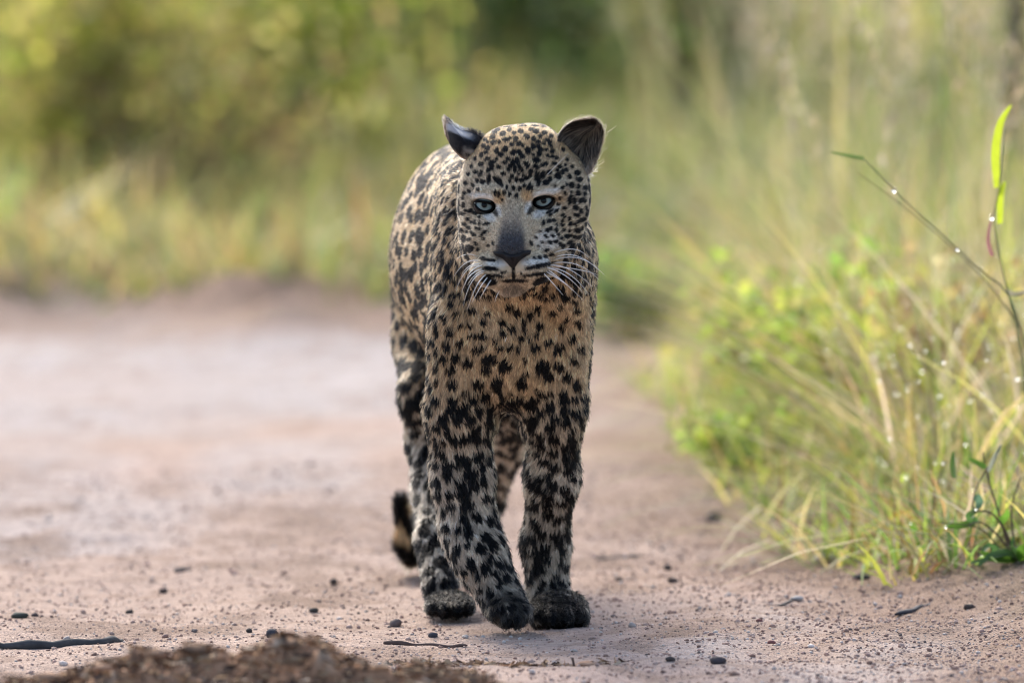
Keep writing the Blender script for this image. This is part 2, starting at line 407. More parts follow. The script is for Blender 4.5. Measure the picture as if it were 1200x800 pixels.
# ------------------------------------------------------------------ leopard: one continuous skin from a smooth-blended set of tapered limbs
PR = []   # (kind, params, blend, tag, flow direction)
def cap(a, b, blend=.02, tg='leg', flow=None):
    """a, b = (px, py, depth, radius px)"""
    A, B = P(*a[:3]), P(*b[:3]); ra, rb = a[3] / K(a[2]), b[3] / K(b[2])
    fl = norm(B - A) if flow is None else norm(np.array(flow, float))
    PR.append(('c', (A, B, ra, rb), blend, tg, fl))
def chain(pts, blend=.02, tg='leg', flow=None):
    for a, b in zip(pts[:-1], pts[1:]): cap(a, b, blend, tg, flow)
def ell(c, r, blend=.03, tg='flank', flow=(0, .7, -.8), rot=None):
    """c = (px, py, depth); r = (px, px, metres of depth); rot = in-picture turn in degrees"""
    k = K(c[2]); R = np.eye(3)
    if rot:
        t = math.radians(rot); R = np.array([[math.cos(t), 0, math.sin(t)], [0, 1, 0], [-math.sin(t), 0, math.cos(t)]])
    PR.append(('e', (P(*c), np.array([r[0] / k, r[2], r[1] / k]), R), blend, tg, norm(np.array(flow, float))))

def prim_d(pr, p):
    if pr[0] == 'c':
        A, B, ra, rb = pr[1]; ab = (B - A).astype(np.float32)
        q = p - A.astype(np.float32)
        t = np.clip((q @ ab) / np.float32(ab @ ab + 1e-9), 0, 1)
        return np.sqrt(((q - t[..., None] * ab) ** 2).sum(-1)) - (ra + (rb - ra) * t)
    c, r, R = pr[1]
    q = (p - c.astype(np.float32)) @ R.T.astype(np.float32)
    k0 = np.sqrt(((q / r.astype(np.float32)) ** 2).sum(-1)); k1 = np.sqrt(((q / (r * r).astype(np.float32)) ** 2).sum(-1))
    return k0 * (k0 - 1) / (k1 + 1e-6)

def bbox(pr, m):
    if pr[0] == 'c':
        A, B, ra, rb = pr[1]; r = max(ra, rb) + m
        return np.minimum(A, B) - r, np.maximum(A, B) + r
    c, r, R = pr[1]; rr = np.full(3, r.max()) if abs(R[0, 2]) > 1e-6 else r
    return c - rr - m, c + rr + m

def smin(a, b, k):
    h = np.clip(k - np.abs(a - b), 0, None) / k
    return np.minimum(a, b) - h * h * h * k / 6

# torso
ell((556, 302, .55), (99, 128, .36), .05, 'flank')
ell((580, 330, .30), (88, 138, .28), .05, 'flank')
ell((553, 305, .86), (90, 118, .20), .05, 'flank')
cap((580, 240, .10, 62), (556, 235, .55, 66), .05, 'flank')
ell((603, 380, .02), (78, 92, .11), .06, 'chest', (0, -.1, -1))
ell((599, 430, .06), (44, 44, .10), .06, 'chest', (0, 0, -1))
# neck
cap((612, 262, -.14, 66), (604, 340, .08, 90), .04, 'neck', (0, .1, -1))
cap((612, 225, -.12, 58), (585, 245, .15, 66), .04, 'neck', (0, 1, -.3))
ell((664, 312, -.03), (34, 70, .11), .03, 'neck', (.1, .3, -1))
# shoulders
ell((536, 335, .06), (32, 125, .10), .03, 'shoulder', (-.1, .3, -1))
ell((664, 385, .08), (29, 110, .10), .03, 'shoulder', (.1, .3, -1))
# image-left foreleg, stepping across
chain([(541, 380, -.02, 37), (537, 480, .01, 36), (542, 560, .03, 33), (549, 618, .03, 30), (562, 650, .01, 28), (586, 697, -.01, 25)], .035, 'leg')
ell((594, 712, -.025), (24, 20, .048), .02, 'paw', (.3, -.3, -1), rot=0)
for x, y, d in ((583, 717, -.05), (594, 724, -.06), (605, 724, -.06), (613, 717, -.045)):
    ell((x, y, d), (9.5, 11, .024), .007, 'paw', (.2, -.5, -1))
# image-right foreleg, planted
chain([(653, 380, -.02, 36), (650, 480, .02, 32), (647, 560, .07, 28), (639, 635, .13, 24.5), (642, 690, .13, 24)], .035, 'leg')
ell((655, 711, .09), (34, 20, .055), .02, 'paw', (.3, -1, -.4))
for x, y, d in ((632, 722, .045), (646, 723, .033), (663, 723, .033), (679, 721, .05)):
    ell((x, y, d), (11.5, 14, .029), .007, 'paw', (.2, -1, -.6))
cap((574, 430, .05, 26), (570, 497, .05, 13), .03, 'leg')
cap((622, 435, .05, 26), (624, 497, .06, 13), .03, 'leg')
# hind leg under the flank
cap((528, 300, .76, 66), (508, 400, .60, 44), .06, 'flank', (0, .2, -1))
chain([(508, 400, .60, 44), (504, 462, .47, 33), (506, 520, .50, 27), (509, 575, .43, 23), (511, 630, .33, 21), (516, 690, .25, 20)], .03, 'hind')
ell((527, 706, .19), (28, 14, .055), .02, 'paw', (.2, -1, -.5))
for x, y, d in ((508, 711, .145), (520, 713, .135), (534, 713, .135), (547, 711, .15)):
    ell((x, y, d), (9.5, 10.5, .025), .007, 'paw', (.2, -1, -.6))
# far hind leg, pushing off
ell((606, 370, .78), (45, 90, .15), .04, 'flank', (0, .2, -1))
chain([(606, 420, .66, 36), (603, 470, .62, 27), (592, 530, .78, 19), (573, 590, .92, 14), (563, 640, .80, 13), (560, 668, .74, 13)], .03, 'hind')
ell((560, 680, .69), (20, 10, .05), .02, 'paw', (0, -1, -.5))
# tail, hanging behind and curling up at the tip
chain([(548, 240, 1.02, 20), (530, 320, 1.10, 17), (508, 450, 1.12, 14), (495, 580, 1.04, 10), (490, 635, .96, 9), (482, 654, .90, 9), (475, 640, .87, 9.5), (470, 588, .87, 8)], .02, 'tail')

# head
HD = -.30
def hx(u, v, w=0): return (603 + u + .055 * v, 240 - v + .06 * -u, HD - w / 890)      # slight roll; w = px towards the camera
def hell(c, r, blend=.016, tg='face', rot=None):
    ell(hx(*c), (r[0], r[1], r[2] / 890), blend, tg, (0, 0, 1), rot)
def hcap(a, b, blend=.016, tg='face'):
    p, q = hx(*a[:3]), hx(*b[:3]); cap((*p, a[3]), (*q, b[3]), blend, tg, (0, 0, 1))
hell((7, 34, -56), (55, 56, 78), .03)
hell((-14, 42, -58), (36, 47, 64), .03)
hell((24, 42, -58), (33, 49, 64), .03)
hell((2, 24, -14), (46, 40, 42), .03)
hell((56, 24, -50), (26, 30, 36), .04)
hell((-42, 28, -50), (19, 30, 36), .04)
for s in (-1, 1):
    o = 5 if s > 0 else 8
    hell((s * 50 + o, -10, -34), (31 if s > 0 else 21, 40, 40), .05)         # cheek bone
    hell((s * 30 + (5 if s > 0 else 5), -58, -14), (33 if s > 0 else 29, 29, 38), .06)          # jaw
    hell((s * 25, -40, 18), (25, 30, 26), .03)               # upper jaw
    hcap((s * 15, 13, 28, 9), (s * 48 + o, 14, 13, 10), .014)   # brow
    hcap((s * 24, -16, 14, 9), (s * 52 + o, -14, -6, 12), .014)
    hcap((s * 8, -4, 22, 11), (s * 12, -50, 52, 11), .02)   # sides of the nose bridge
    hell((s * 22, -76, 46), (26, 19, 29), .012)              # whisker pad
hcap((0, 8, 16, 16), (0, -50, 56, 16), .025)
hell((0, -95, 20), (16, 10, 22), .014)                       # chin
hell((0, -70, 20), (40, 30, 34), .02)
NPR = len(PR)
EYES = [(567.5, 240.5), (637, 235.5)]
NEG = [(P(ex, ey + 1.5, HD - 20 / 890), np.array([14.5, 24, 8.6]) / 890.) for ex, ey in EYES]

def sdf_full(p):
    p = p.astype(np.float32); d = np.full(len(p), 9.0, np.float32)
    for pr in PR:
        m = near(pr, p, pr[2] + .012)
        if len(m): d[m] = smin(d[m], prim_d(pr, p[m]), pr[2])
    return carve(d, p)
def near(pr, p, mg):
    a, b = bbox(pr, mg)
    return np.nonzero((p[:, 0] > a[0]) & (p[:, 0] < b[0]) & (p[:, 1] > a[1]) & (p[:, 1] < b[1]) & (p[:, 2] > a[2]) & (p[:, 2] < b[2]))[0]
def carve(d, p):
    for c, r in NEG:
        q = p - c.astype(np.float32)
        k0 = np.sqrt(((q / r) ** 2).sum(-1)); k1 = np.sqrt(((q / (r * r)) ** 2).sum(-1))
        d = -smin(-d, k0 * (k0 - 1) / (k1 + 1e-6), .006)
    return d.astype(np.float32)

def surface(h):
    lo = np.min([bbox(p, .02)[0] for p in PR], 0); hi = np.max([bbox(p, .02)[1] for p in PR], 0)
    n = np.ceil((hi - lo) / h).astype(int) + 1
    D = np.full(n, .5, np.float32)
    ax = [(lo[i] + h * np.arange(n[i])).astype(np.float32) for i in range(3)]
    for pr in PR:
        a, b = bbox(pr, pr[2] + .012)
        i0 = np.clip(np.floor((a - lo) / h).astype(int), 0, n - 1); i1 = np.clip(np.ceil((b - lo) / h).astype(int) + 1, 1, n)
        g = np.stack(np.meshgrid(*[ax[i][i0[i]:i1[i]] for i in range(3)], indexing='ij'), -1)
        s = tuple(slice(i0[i], i1[i]) for i in range(3))
        D[s] = smin(D[s], prim_d(pr, g), pr[2])
    for c, r in NEG:
        i0 = np.floor((c - r - .03 - lo) / h).astype(int); i1 = np.ceil((c + r + .03 - lo) / h).astype(int)
        g = np.stack(np.meshgrid(*[ax[i][i0[i]:i1[i]] for i in range(3)], indexing='ij'), -1)
        s = tuple(slice(i0[i], i1[i]) for i in range(3))
        q = g - c.astype(np.float32)
        k0 = np.sqrt(((q / r) ** 2).sum(-1)); k1 = np.sqrt(((q / (r * r)) ** 2).sum(-1))
        D[s] = -smin(-D[s], (k0 * (k0 - 1) / (k1 + 1e-6)).astype(np.float32), .006)
    S = D < 0
    cnt = np.zeros(n - 1, np.int8)
    for dx in (0, 1):
        for dy in (0, 1):
            for dz in (0, 1):
                cnt += S[dx:n[0] - 1 + dx, dy:n[1] - 1 + dy, dz:n[2] - 1 + dz]
    act = (cnt > 0) & (cnt < 8)
    cells = np.argwhere(act)
    idx = np.full(n - 1, -1, np.int32); idx[act] = np.arange(len(cells))
    acc = np.zeros((len(cells), 3)); num = np.zeros(len(cells))
    cor = [(x, y, z) for x in (0, 1) for y in (0, 1) for z in (0, 1)]
    for i, a in enumerate(cor):
        for b in cor[i + 1:]:
            if sum(abs(a[k] - b[k]) for k in range(3)) != 1: continue
            da = D[tuple((cells + a).T)]; db = D[tuple((cells + b).T)]
            m = (da < 0) != (db < 0); t = np.where(m, da / np.where(m, da - db, 1), 0)
            acc += np.where(m[:, None], np.array(a) + t[:, None] * (np.array(b) - np.array(a)), 0); num += m
    V = lo + h * (cells + acc / num[:, None])
    Q = []
    for ax_ in range(3):
        o1, o2 = [(1, 2), (2, 0), (0, 1)][ax_]
        sl0 = [slice(None)] * 3; sl1 = [slice(None)] * 3
        sl0[ax_] = slice(0, -1); sl1[ax_] = slice(1, None)
        a, b = S[tuple(sl0)], S[tuple(sl1)]
        e = np.argwhere(a != b)
        e = e[(e[:, o1] > 0) & (e[:, o2] > 0) & (e[:, o1] < n[o1] - 1) & (e[:, o2] < n[o2] - 1)]
        flip = a[tuple(e.T)]
        u1 = np.zeros(3, int); u1[o1] = 1; u2 = np.zeros(3, int); u2[o2] = 1
        q = np.stack([idx[tuple((e - u1 - u2).T)], idx[tuple((e - u2).T)], idx[tuple(e.T)], idx[tuple((e - u1).T)]], 1)
        q[~flip] = q[~flip][:, ::-1]
        Q.append(q)
    return V, np.concatenate(Q)

def grad(p, e=.0015):
    g = np.stack([sdf_full(p + np.eye(3)[i] * e) - sdf_full(p - np.eye(3)[i] * e) for i in range(3)], 1)
    return norm(g)

BV, BQ = surface(.0034)
BN = grad(BV)
for _ in range(2): BV = BV - BN * sdf_full(BV)[:, None] * .8
BN = grad(BV)
TAGS = ['flank', 'chest', 'neck', 'shoulder', 'leg', 'hind', 'paw', 'tail', 'face']
def weights(p):
    """per-point blend of body regions and coat direction"""
    W = np.zeros((len(p), len(TAGS)), np.float32); FL = np.zeros((len(p), 3), np.float32)
    p = p.astype(np.float32)
    for pr in PR:
        m = near(pr, p, .06)
        w = np.exp(-np.clip(prim_d(pr, p[m]), -.02, None) / .015)
        W[m, TAGS.index(pr[3])] += w; FL[m] += w[:, None] * pr[4].astype(np.float32)
    W /= W.sum(1, keepdims=True) + 1e-9
    return W, FL
# ------------------------------------------------------------------ ears (joined to the skin mesh)
def ear(outline, centre, depth_rim, depth_mid, back, n=44, rings=9):
    """cupped shell: smooth closed outline in photograph px, depth_rim / depth_mid in metres, back = thickness"""
    o = np.array(outline, float); m = len(o)
    t = np.arange(n) * m / n; i = t.astype(int); f = (t - i)[:, None]
    p0, p1, p2, p3 = o[(i - 1) % m], o[i % m], o[(i + 1) % m], o[(i + 2) % m]
    ring = .5 * ((2 * p1) + (p2 - p0) * f + (2 * p0 - 5 * p1 + 4 * p2 - p3) * f ** 2 + (3 * p1 - p0 - 3 * p2 + p3) * f ** 3)
    V = []; S = []
    for side in (0, 1):
        for r in range(rings):
            s = (r + .0) / (rings - 1)
            for j in range(n):
                x, y, dr = ring[j]
                px, py = centre[0] + (x - centre[0]) * s, centre[1] + (y - centre[1]) * s
                d = dr * s + depth_mid * (1 - s) if dr != 0 else depth_rim
                prof = depth_mid + (dr - depth_mid) * s ** 2.2
                V.append(P(px, py, prof + (back * (1 - s ** 4 * .75) if side else 0))); S.append((side, s))
    V = np.array(V); Q = []
    for side in (0, 1):
        for r in range(rings - 1):
            for j in range(n):
                k = (j + 1) % n; b = side * rings * n
                q = (b + r * n + j, b + r * n + k, b + (r + 1) * n + k, b + (r + 1) * n + j)
                Q.append(q if side == 0 else q[::-1])
    for j in range(n):
        k = (j + 1) % n; a = (rings - 1) * n; b = a + rings * n
        Q.append((a + j, a + k, b + k, b + j))
    return V, np.array(Q), np.array(S)
ER = HD + .036
# image-right ear: cup opens to the camera
e1 = ear([(652, 172, ER), (655, 158, ER + .005), (663, 148, ER + .005), (674, 142, ER), (688, 140, ER), (700, 143, ER), (706, 153, ER), (705, 166, ER), (702, 178, ER - .005),
          (698, 190, ER - .01), (690, 204, ER), (676, 206, ER + .01), (660, 194, ER + .01)], (679, 176), ER, ER + .022, .010)
ER = HD + .050
# image-left ear: turned away, its back faces the camera
e2 = ear([(566, 164, ER + .01), (556, 156, ER + .005), (546, 154, ER + .005), (536, 150, ER + .01), (529, 145, ER + .015), (524.5, 139, ER + .02), (522, 147, ER + .02), (523, 158, ER + .015),
          (527, 169, ER + .01), (534, 179, ER), (545, 187, ER), (560, 188, ER + .01), (568, 177, ER + .02)], (548, 170), ER, ER - .016, .010)
NB = len(BV)
EV = np.vstack([e1[0], e2[0]]); EQ = np.concatenate([e1[1], e2[1] + len(e1[0])]) + NB
ESIDE = np.concatenate([e1[2], e2[2]]); EID = np.concatenate([np.zeros(len(e1[0])), np.ones(len(e2[0]))])
AV = np.vstack([BV, EV]); AQ = np.concatenate([BQ, EQ])

# ------------------------------------------------------------------ coat pattern
FACE = [(596,200,1.8,2.6,0),(611,201,1.6,2.8,0),(607,205,1.6,2.6,0),(598,214,1.6,2.4,0),(612,207,1.6,2.2,0),(594,221,1.8,2.2,0),(602,222,1.6,2.4,0),(614,219,1.6,2.6,0),(588,219,2,1.8,0),(582,188,1.8,1.8,0),(598,163,2,1.8,0),(585,168,2,1.8,0),(571,168,1.8,1.8,0),(625,183,1.8,1.8,0),(613,172,2,2.2,0),(640,177,2,1.8,0),(646,173,1.8,1.8,0),(655,166,2,1.8,0),(660,176,2,2,0),(664,188,2,2,0),(670,196,2,2,0),(661,194,1.8,1.8,0),(675,210,2,2,0),(649,219,1.6,1.6,0),(668,230,1.6,1.8,0),(655,232,1.6,1.6,0),(658,259,1.6,1.6,0),(645,252,2.4,1.3,-35),(676,260,1.8,1.8,0),(652,264,1.6,1.6,0),(668,277,1.6,1.6,0),(681,268,2,2.4,0),(684,257,2,2.4,0),(562,254,1.6,1.6,0),(553,261,1.6,1.8,0),(547,247,1.6,1.8,0),(559,268,1.6,1.6,0),(565,276,2.2,1.2,-35),(553,272,1.8,1.6,0),(548,272,1.8,1.6,0),(573,288,1.4,1.4,0),(630,288,1.4,1.4,0),(634,283,1.6,1.2,30),(627,278,1.6,1.2,35),(566,172,2.5,2.4,0),(568,165,2.6,2.4,0),(583,153,2.6,2.2,0),(597,153,2.8,2.4,0),(603,157,2.6,2.2,0),(622,152,2.8,2.4,0),(633,161,2.4,2.2,0),(646,161,2.4,2.2,0),(652,186,2.6,2.4,0),(655,196,2.6,2.4,0),(663,200,2.6,2.2,0),(652,201,2,2,0),(553,196,2.2,2.4,0),(550,205,2.4,2,-40),(555,218,2,2,0),(546,216,2,2.4,0),(569,180,2.4,2.2,0),(543,233,2,2.4,0),(549,257,2,1.8,0),(545,263,2.4,2,0),(542,271,2.6,2.2,0),(550,281,2.4,2,30),(561,292,2,2,0),(672,252,2,2,0),(687,252,2.2,2.6,0),(686,264,2.4,2.6,0),(684,236,2.4,2.6,0),(671,278,2.4,2,0),(655,286,2.2,2,0),(673,264,2,2,0),(666,271,1.8,1.8,0),(578.5,156,3,2.5,0),(589,158,3.5,3,0),(593,165,4,2.5,0),(577,162,3,2.5,0),(578,168,4,2.5,-20),(571,175,3,2.6,0),(564,183,2.4,3,0),(582,178,3,3,0),(592,176,3.6,3,-30),
(587,182,3.6,3,0),(600,170,3,2.6,0),(604,164,3,3,0),(608,170,3.4,3,0),(602,180,4,3,0),(608,180,3,3,0),(571,188,3.5,2,-20),(577,192,4.6,3,-30),(575,199,5,2.5,-45),(564,194,3,2.6,0),(564,205,3.6,2,-50),
(585,197,3,2.4,0),(590,205,2.6,2.4,0),(584,213,6,3.4,35),(592,192,3,2.4,0),(596,188,3,2.4,0),(602,192,3,4,0),(606,190,2,4,0),(598,196,2,3,0),(603,200,2,4,0),(608,196,2,4,0),(600,208,2,3,0),(605,212,2,3,0),
(611,213,3,2.4,0),(616,210,3,2.6,0),(617,195,3,2.4,0),(612,185,3,3,0),(618,178,3,3.6,0),(610,155,3,2.5,0),(616,160,3,2.6,0),(566,214,3,2.4,0),(560,213,2,2.4,0),(558,203,2.5,2,0),(557,187,2,2.4,0),(573,211,2.4,5.5,10),
(628,155,3.5,3,0),(618,162,3,3,0),(625,164,2.6,3,0),(631,167.5,3,2.2,0),(641,165,3,2.2,0),(638,157,3,2.4,0),(625,173,3,4,0),(631,173,3,2.6,0),(637,170,2,2,0),(644,169,2,2.4,0),(619.5,179,3,4,0),(632,182,3.6,3,0),
(634,177,3,2.4,0),(647,179,3,3,0),(642,184,2,2,0),(647,185,2.6,2,0),(628,189,4.6,3,0),(627.5,197,3.6,3,20),(615.5,193,3,2.2,0),(617,197,2,2,0),(639,193,2.6,2.4,0),(649,193,3,2.6,0),(635,195,2,2,0),(621,202.5,2.6,2.6,0),
(620,207.5,2,2.4,0),(616,210,3,2.6,0),(628,207,3,6,0),(630,213,2.4,6,0),(635,206.5,3,4,0),(642.6,203,3,3,0),(638,215,4,3,0),(643,211,2.6,3,0),(653,207.5,4,4,0),(658,202,2.6,2.4,0),(666,207.5,2.6,3,0),(676,203,4,3,0),
(678.6,211,3.6,3,0),(663,217,2.2,2,0),(668.5,217.6,2.6,3.4,0),(658,221,2.2,2,0),(660.6,227,2.6,2.2,0),(668,225.5,1.6,1.6,0),(676,219,2.6,3,0),(685,221,3.4,2.6,0),(676,227,3,3.4,0),(684,228,2.2,2.4,0),
(619,220.6,2,4,15),(622,222,1.6,3,15),(666,235,2.1,4.6,0),(672,236,2.1,4.2,0),(673.5,244,3,2.8,0),(680,236,3,3,0),(687,245,2.6,3,0),(680,248,2.6,2.8,0),(660,245,2.2,2,0),(654,240,2.2,2,0),(651,247.6,3,1.9,-40),
(644,248,4.4,1.6,-35),(676,253,2.2,2.2,0),(681,258,3,2.6,0),(659,254,2.6,2.2,0),(665.6,256.6,2,2.2,0),(649,259,2.6,2,0),(643,260,2.6,2,0),(658,264,2.5,2.4,0),(667,263,2.5,2.4,0),(651,270,2,2.8,0),(659,270,1.8,1.8,0),
(675,270.7,4,3,0),(663.4,277.5,3,2.8,0),(645,268,2,2,0),(641,270,3,2,0),(636,262,2,2.6,0),(646.5,276,2,2,0),(656.6,280,2,2,0),(654,275,1.6,1.6,0),(678,278,5,2.2,-30),(667,285,4,2.2,-25),(659,289,3,2,-10),
(644,284,3,1.7,35),(650,282.5,2.6,2,0),(639,277,2.2,1.6,35),(632,271,2,1.5,35),(640,292.6,2,1.8,0),(622,285,1.7,3,-25),(626,302,2.1,1.9,0),(632,301.6,2.3,2,0),(639,300,2.3,2,0),(645,298,2.3,2,0),
(581,227,1.6,3,0),(585,229,1.4,3,0),(591,227,2,2.6,0),(597,229,2,2.4,0),(609,223,2,2.6,0),(605,231,2,2.4,0),(589,235,1.3,1.6,0),(544,241,2,3,0),(552,247,2.6,2.6,0),(557,250,2.6,2.2,30),(557,261,1.6,2.5,0),(562.5,262,1.6,3,0),
(570,263,4,1.4,-8),(563,269,1.5,1.5,0),(550,267,2.6,1.8,30),(556,275,3,2,40),(568,280,1.6,1.5,0),(544,280,3,4,0),(551,291,5.5,4.5,0),(578,285,1.2,2.6,-20),(545,228,2,2,0),(550,225,2,2,0),(561,223,2,2,0),(543,251,2.6,2,0),
(569,272,3,1.1,-40),(558,285,2.6,2,40),(567,303,3.2,2,10),(572,304.5,3,1.8,10),(578,305.5,3.6,1.5,10),(576,314.5,8,2.1,3),(580,322.5,9,1.5,6),(632,311,16,2.3,-13),(628,321,15,1.7,-9),(635,330,11,6,-8),(574,328,9,4.5,15),
(602,320,1.8,9,0),(603,328,13,2.0,0),(578,349,12,5.5,10),(613,343,2,2,0),(592,318,1.5,1.2,0),(588,319,1.4,1.2,0),(611,320,1.4,1.2,0),(615,324,1.4,1.2,0)]
CHEST = [(528,387,5,5,0),(524,403,6,5,0),(539,400,5,4,-30),(562,407,7,4,-10),(565,393,6,3.5,0),(553,392,4,3,0),(573,421,9,6,0),(592,428,7.5,8,0),(598,407,5,4,0),(585,406,4.5,3.5,0),(580,398,3,3,0),(589,390,3.5,3.5,0),
(636,429,9.5,9,0),(616,421,3,3,0),(627,407,5,4,0),(610,396,3.5,3,0),(621,395,3,3,0),(642,400,5,4,-20),(655,408,7,5,-30),(658,383,4,4,0),(664,374,3,3,0),(632,380,4,4,0),(630,390,3,4,0),(600,384,5,4,30),(588,377,4,3,0),
(566,376,4,3.5,0),(541,381,3,3,0),(551,380,3.5,3,0),(570,366,2.5,2.5,0),(605,365,5,4,0),(596,359,4,3.5,0),(630,361,4,4.5,0),(620,368,4,4.5,0),(614,377,3,3,0),(614,385,2.5,2.5,0),(553,363,6,3.5,15),(663,350,4,3.5,0),
(656,358,3.5,3,0),(674,354,3,3,0),(644,441,6,5,0),(631,460,5,5,0),(611,448,6,8,0),(582,448,6,9,0),(561,448,7,6,0),(569,432,6,4,0),(609,407,2.5,2.5,0),(548,423,6,5,30),(534,418,5,6,0),(583,461,5,7,0),(546,464,6,8,0),
(655,428,6,5,30),(670,395,5,4,0),(678,378,4,4,0),(664,440,5,6,0),(672,420,6,4,40),(680,408,4,4,0),(676,362,4,3,0),(520,372,4,4,0),(536,366,4,3,0),(528,355,4,4,0),(545,350,4,4,0),
(528,432,6,6,0),(531,450,6,5,0),(520,418,4,5,0),(598,466,4,6,0),(648,366,4,3,0),(640,350,4,3,0),(645,462,5,5,0),(660,460,5,5,0),(676,450,5,5,0),(615,436,3,3,0)]

def ellipse_field(px, py, spots, soft=1.0):
    """signed 'inside-ness' of the nearest explicit spot; > 0 inside"""
    best = np.full(len(px), -9.0, np.float32)
    for x, y, a, b, r in spots:
        m = (np.abs(px - x) < a + b + 8) & (np.abs(py - y) < a + b + 8)
        if not m.any(): continue
        t = math.radians(r); dx, dy = px[m] - x, py[m] - y
        u = dx * math.cos(t) + dy * math.sin(t); v = -dx * math.sin(t) + dy * math.cos(t)
        d = (1 - np.sqrt((u / a) ** 2 + (v / b) ** 2)) * min(a, b)
        best[m] = np.maximum(best[m], d)
    return best

AW, AFL = weights(AV)
AN = np.vstack([BN, np.zeros((len(EV), 3))])
TI = {t: i for i, t in enumerate(TAGS)}
def spacing(W):
    return (W @ np.array([  .0205, .0150, .0118, .0128, .0165, .0190, .014, .03, .0115])).astype(np.float32)

def explicit_mask(p, n, W):
    px, py = proj(p)
    facing = -n[:, 1] > .12
    lim = np.where(py > 285, 62 - (py - 285) * .45, 74)
    face = (W[:, TI['face']] > .5) & facing & (py > 150) & (py < 352) & (np.abs(px - 614 + (py > 285) * 9) < lim)
    chest = facing & (py > 348) & (py < 462 + 16 * noise(p, 30, 2)) & (px > 514) & (px < 690) & (p[:, 1] < .07) & ~face & (W[:, TI['flank']] < .35)
    return px, py, face, chest

def squash(p):
    q = p.astype(np.float32).copy(); q[:, 1] = np.where(q[:, 1] > .15, .15 + (q[:, 1] - .15) * .52, q[:, 1]); return q
# scattered spots over the rest of the coat
_cand = rng.permutation(NB)[:36000]
_, _, fm, cm = explicit_mask(BV[_cand], BN[_cand], AW[:NB][_cand])
_cand = _cand[~(fm | cm)]
_sp = spacing(AW[_cand]); _pt = squash(BV[_cand])
acc = np.zeros((5000, 3), np.float32); accr = np.zeros(5000, np.float32); na = 0; _ai = []
for i in range(len(_cand)):
    if na:
        dd = ((acc[:na] - _pt[i]) ** 2).sum(1)
        if (dd < (_sp[i] * (.88)) ** 2).any(): continue
    acc[na] = _pt[i]; accr[na] = _sp[i]; na += 1; _ai.append(i)
    if na == 5000: break
SPC = acc[:na]; _lw = (AW[_cand[_ai]] @ np.array([0, .4, .7, .6, .7, .7, .8, 0, 0]))
SPR = (accr[:na] * rng.uniform(.42, .60, na) * (1.04 - .16 * _lw - .15 * AW[_cand[_ai]][:, 0])).astype(np.float32)
SPC2 = (SPC ** 2).sum(1)

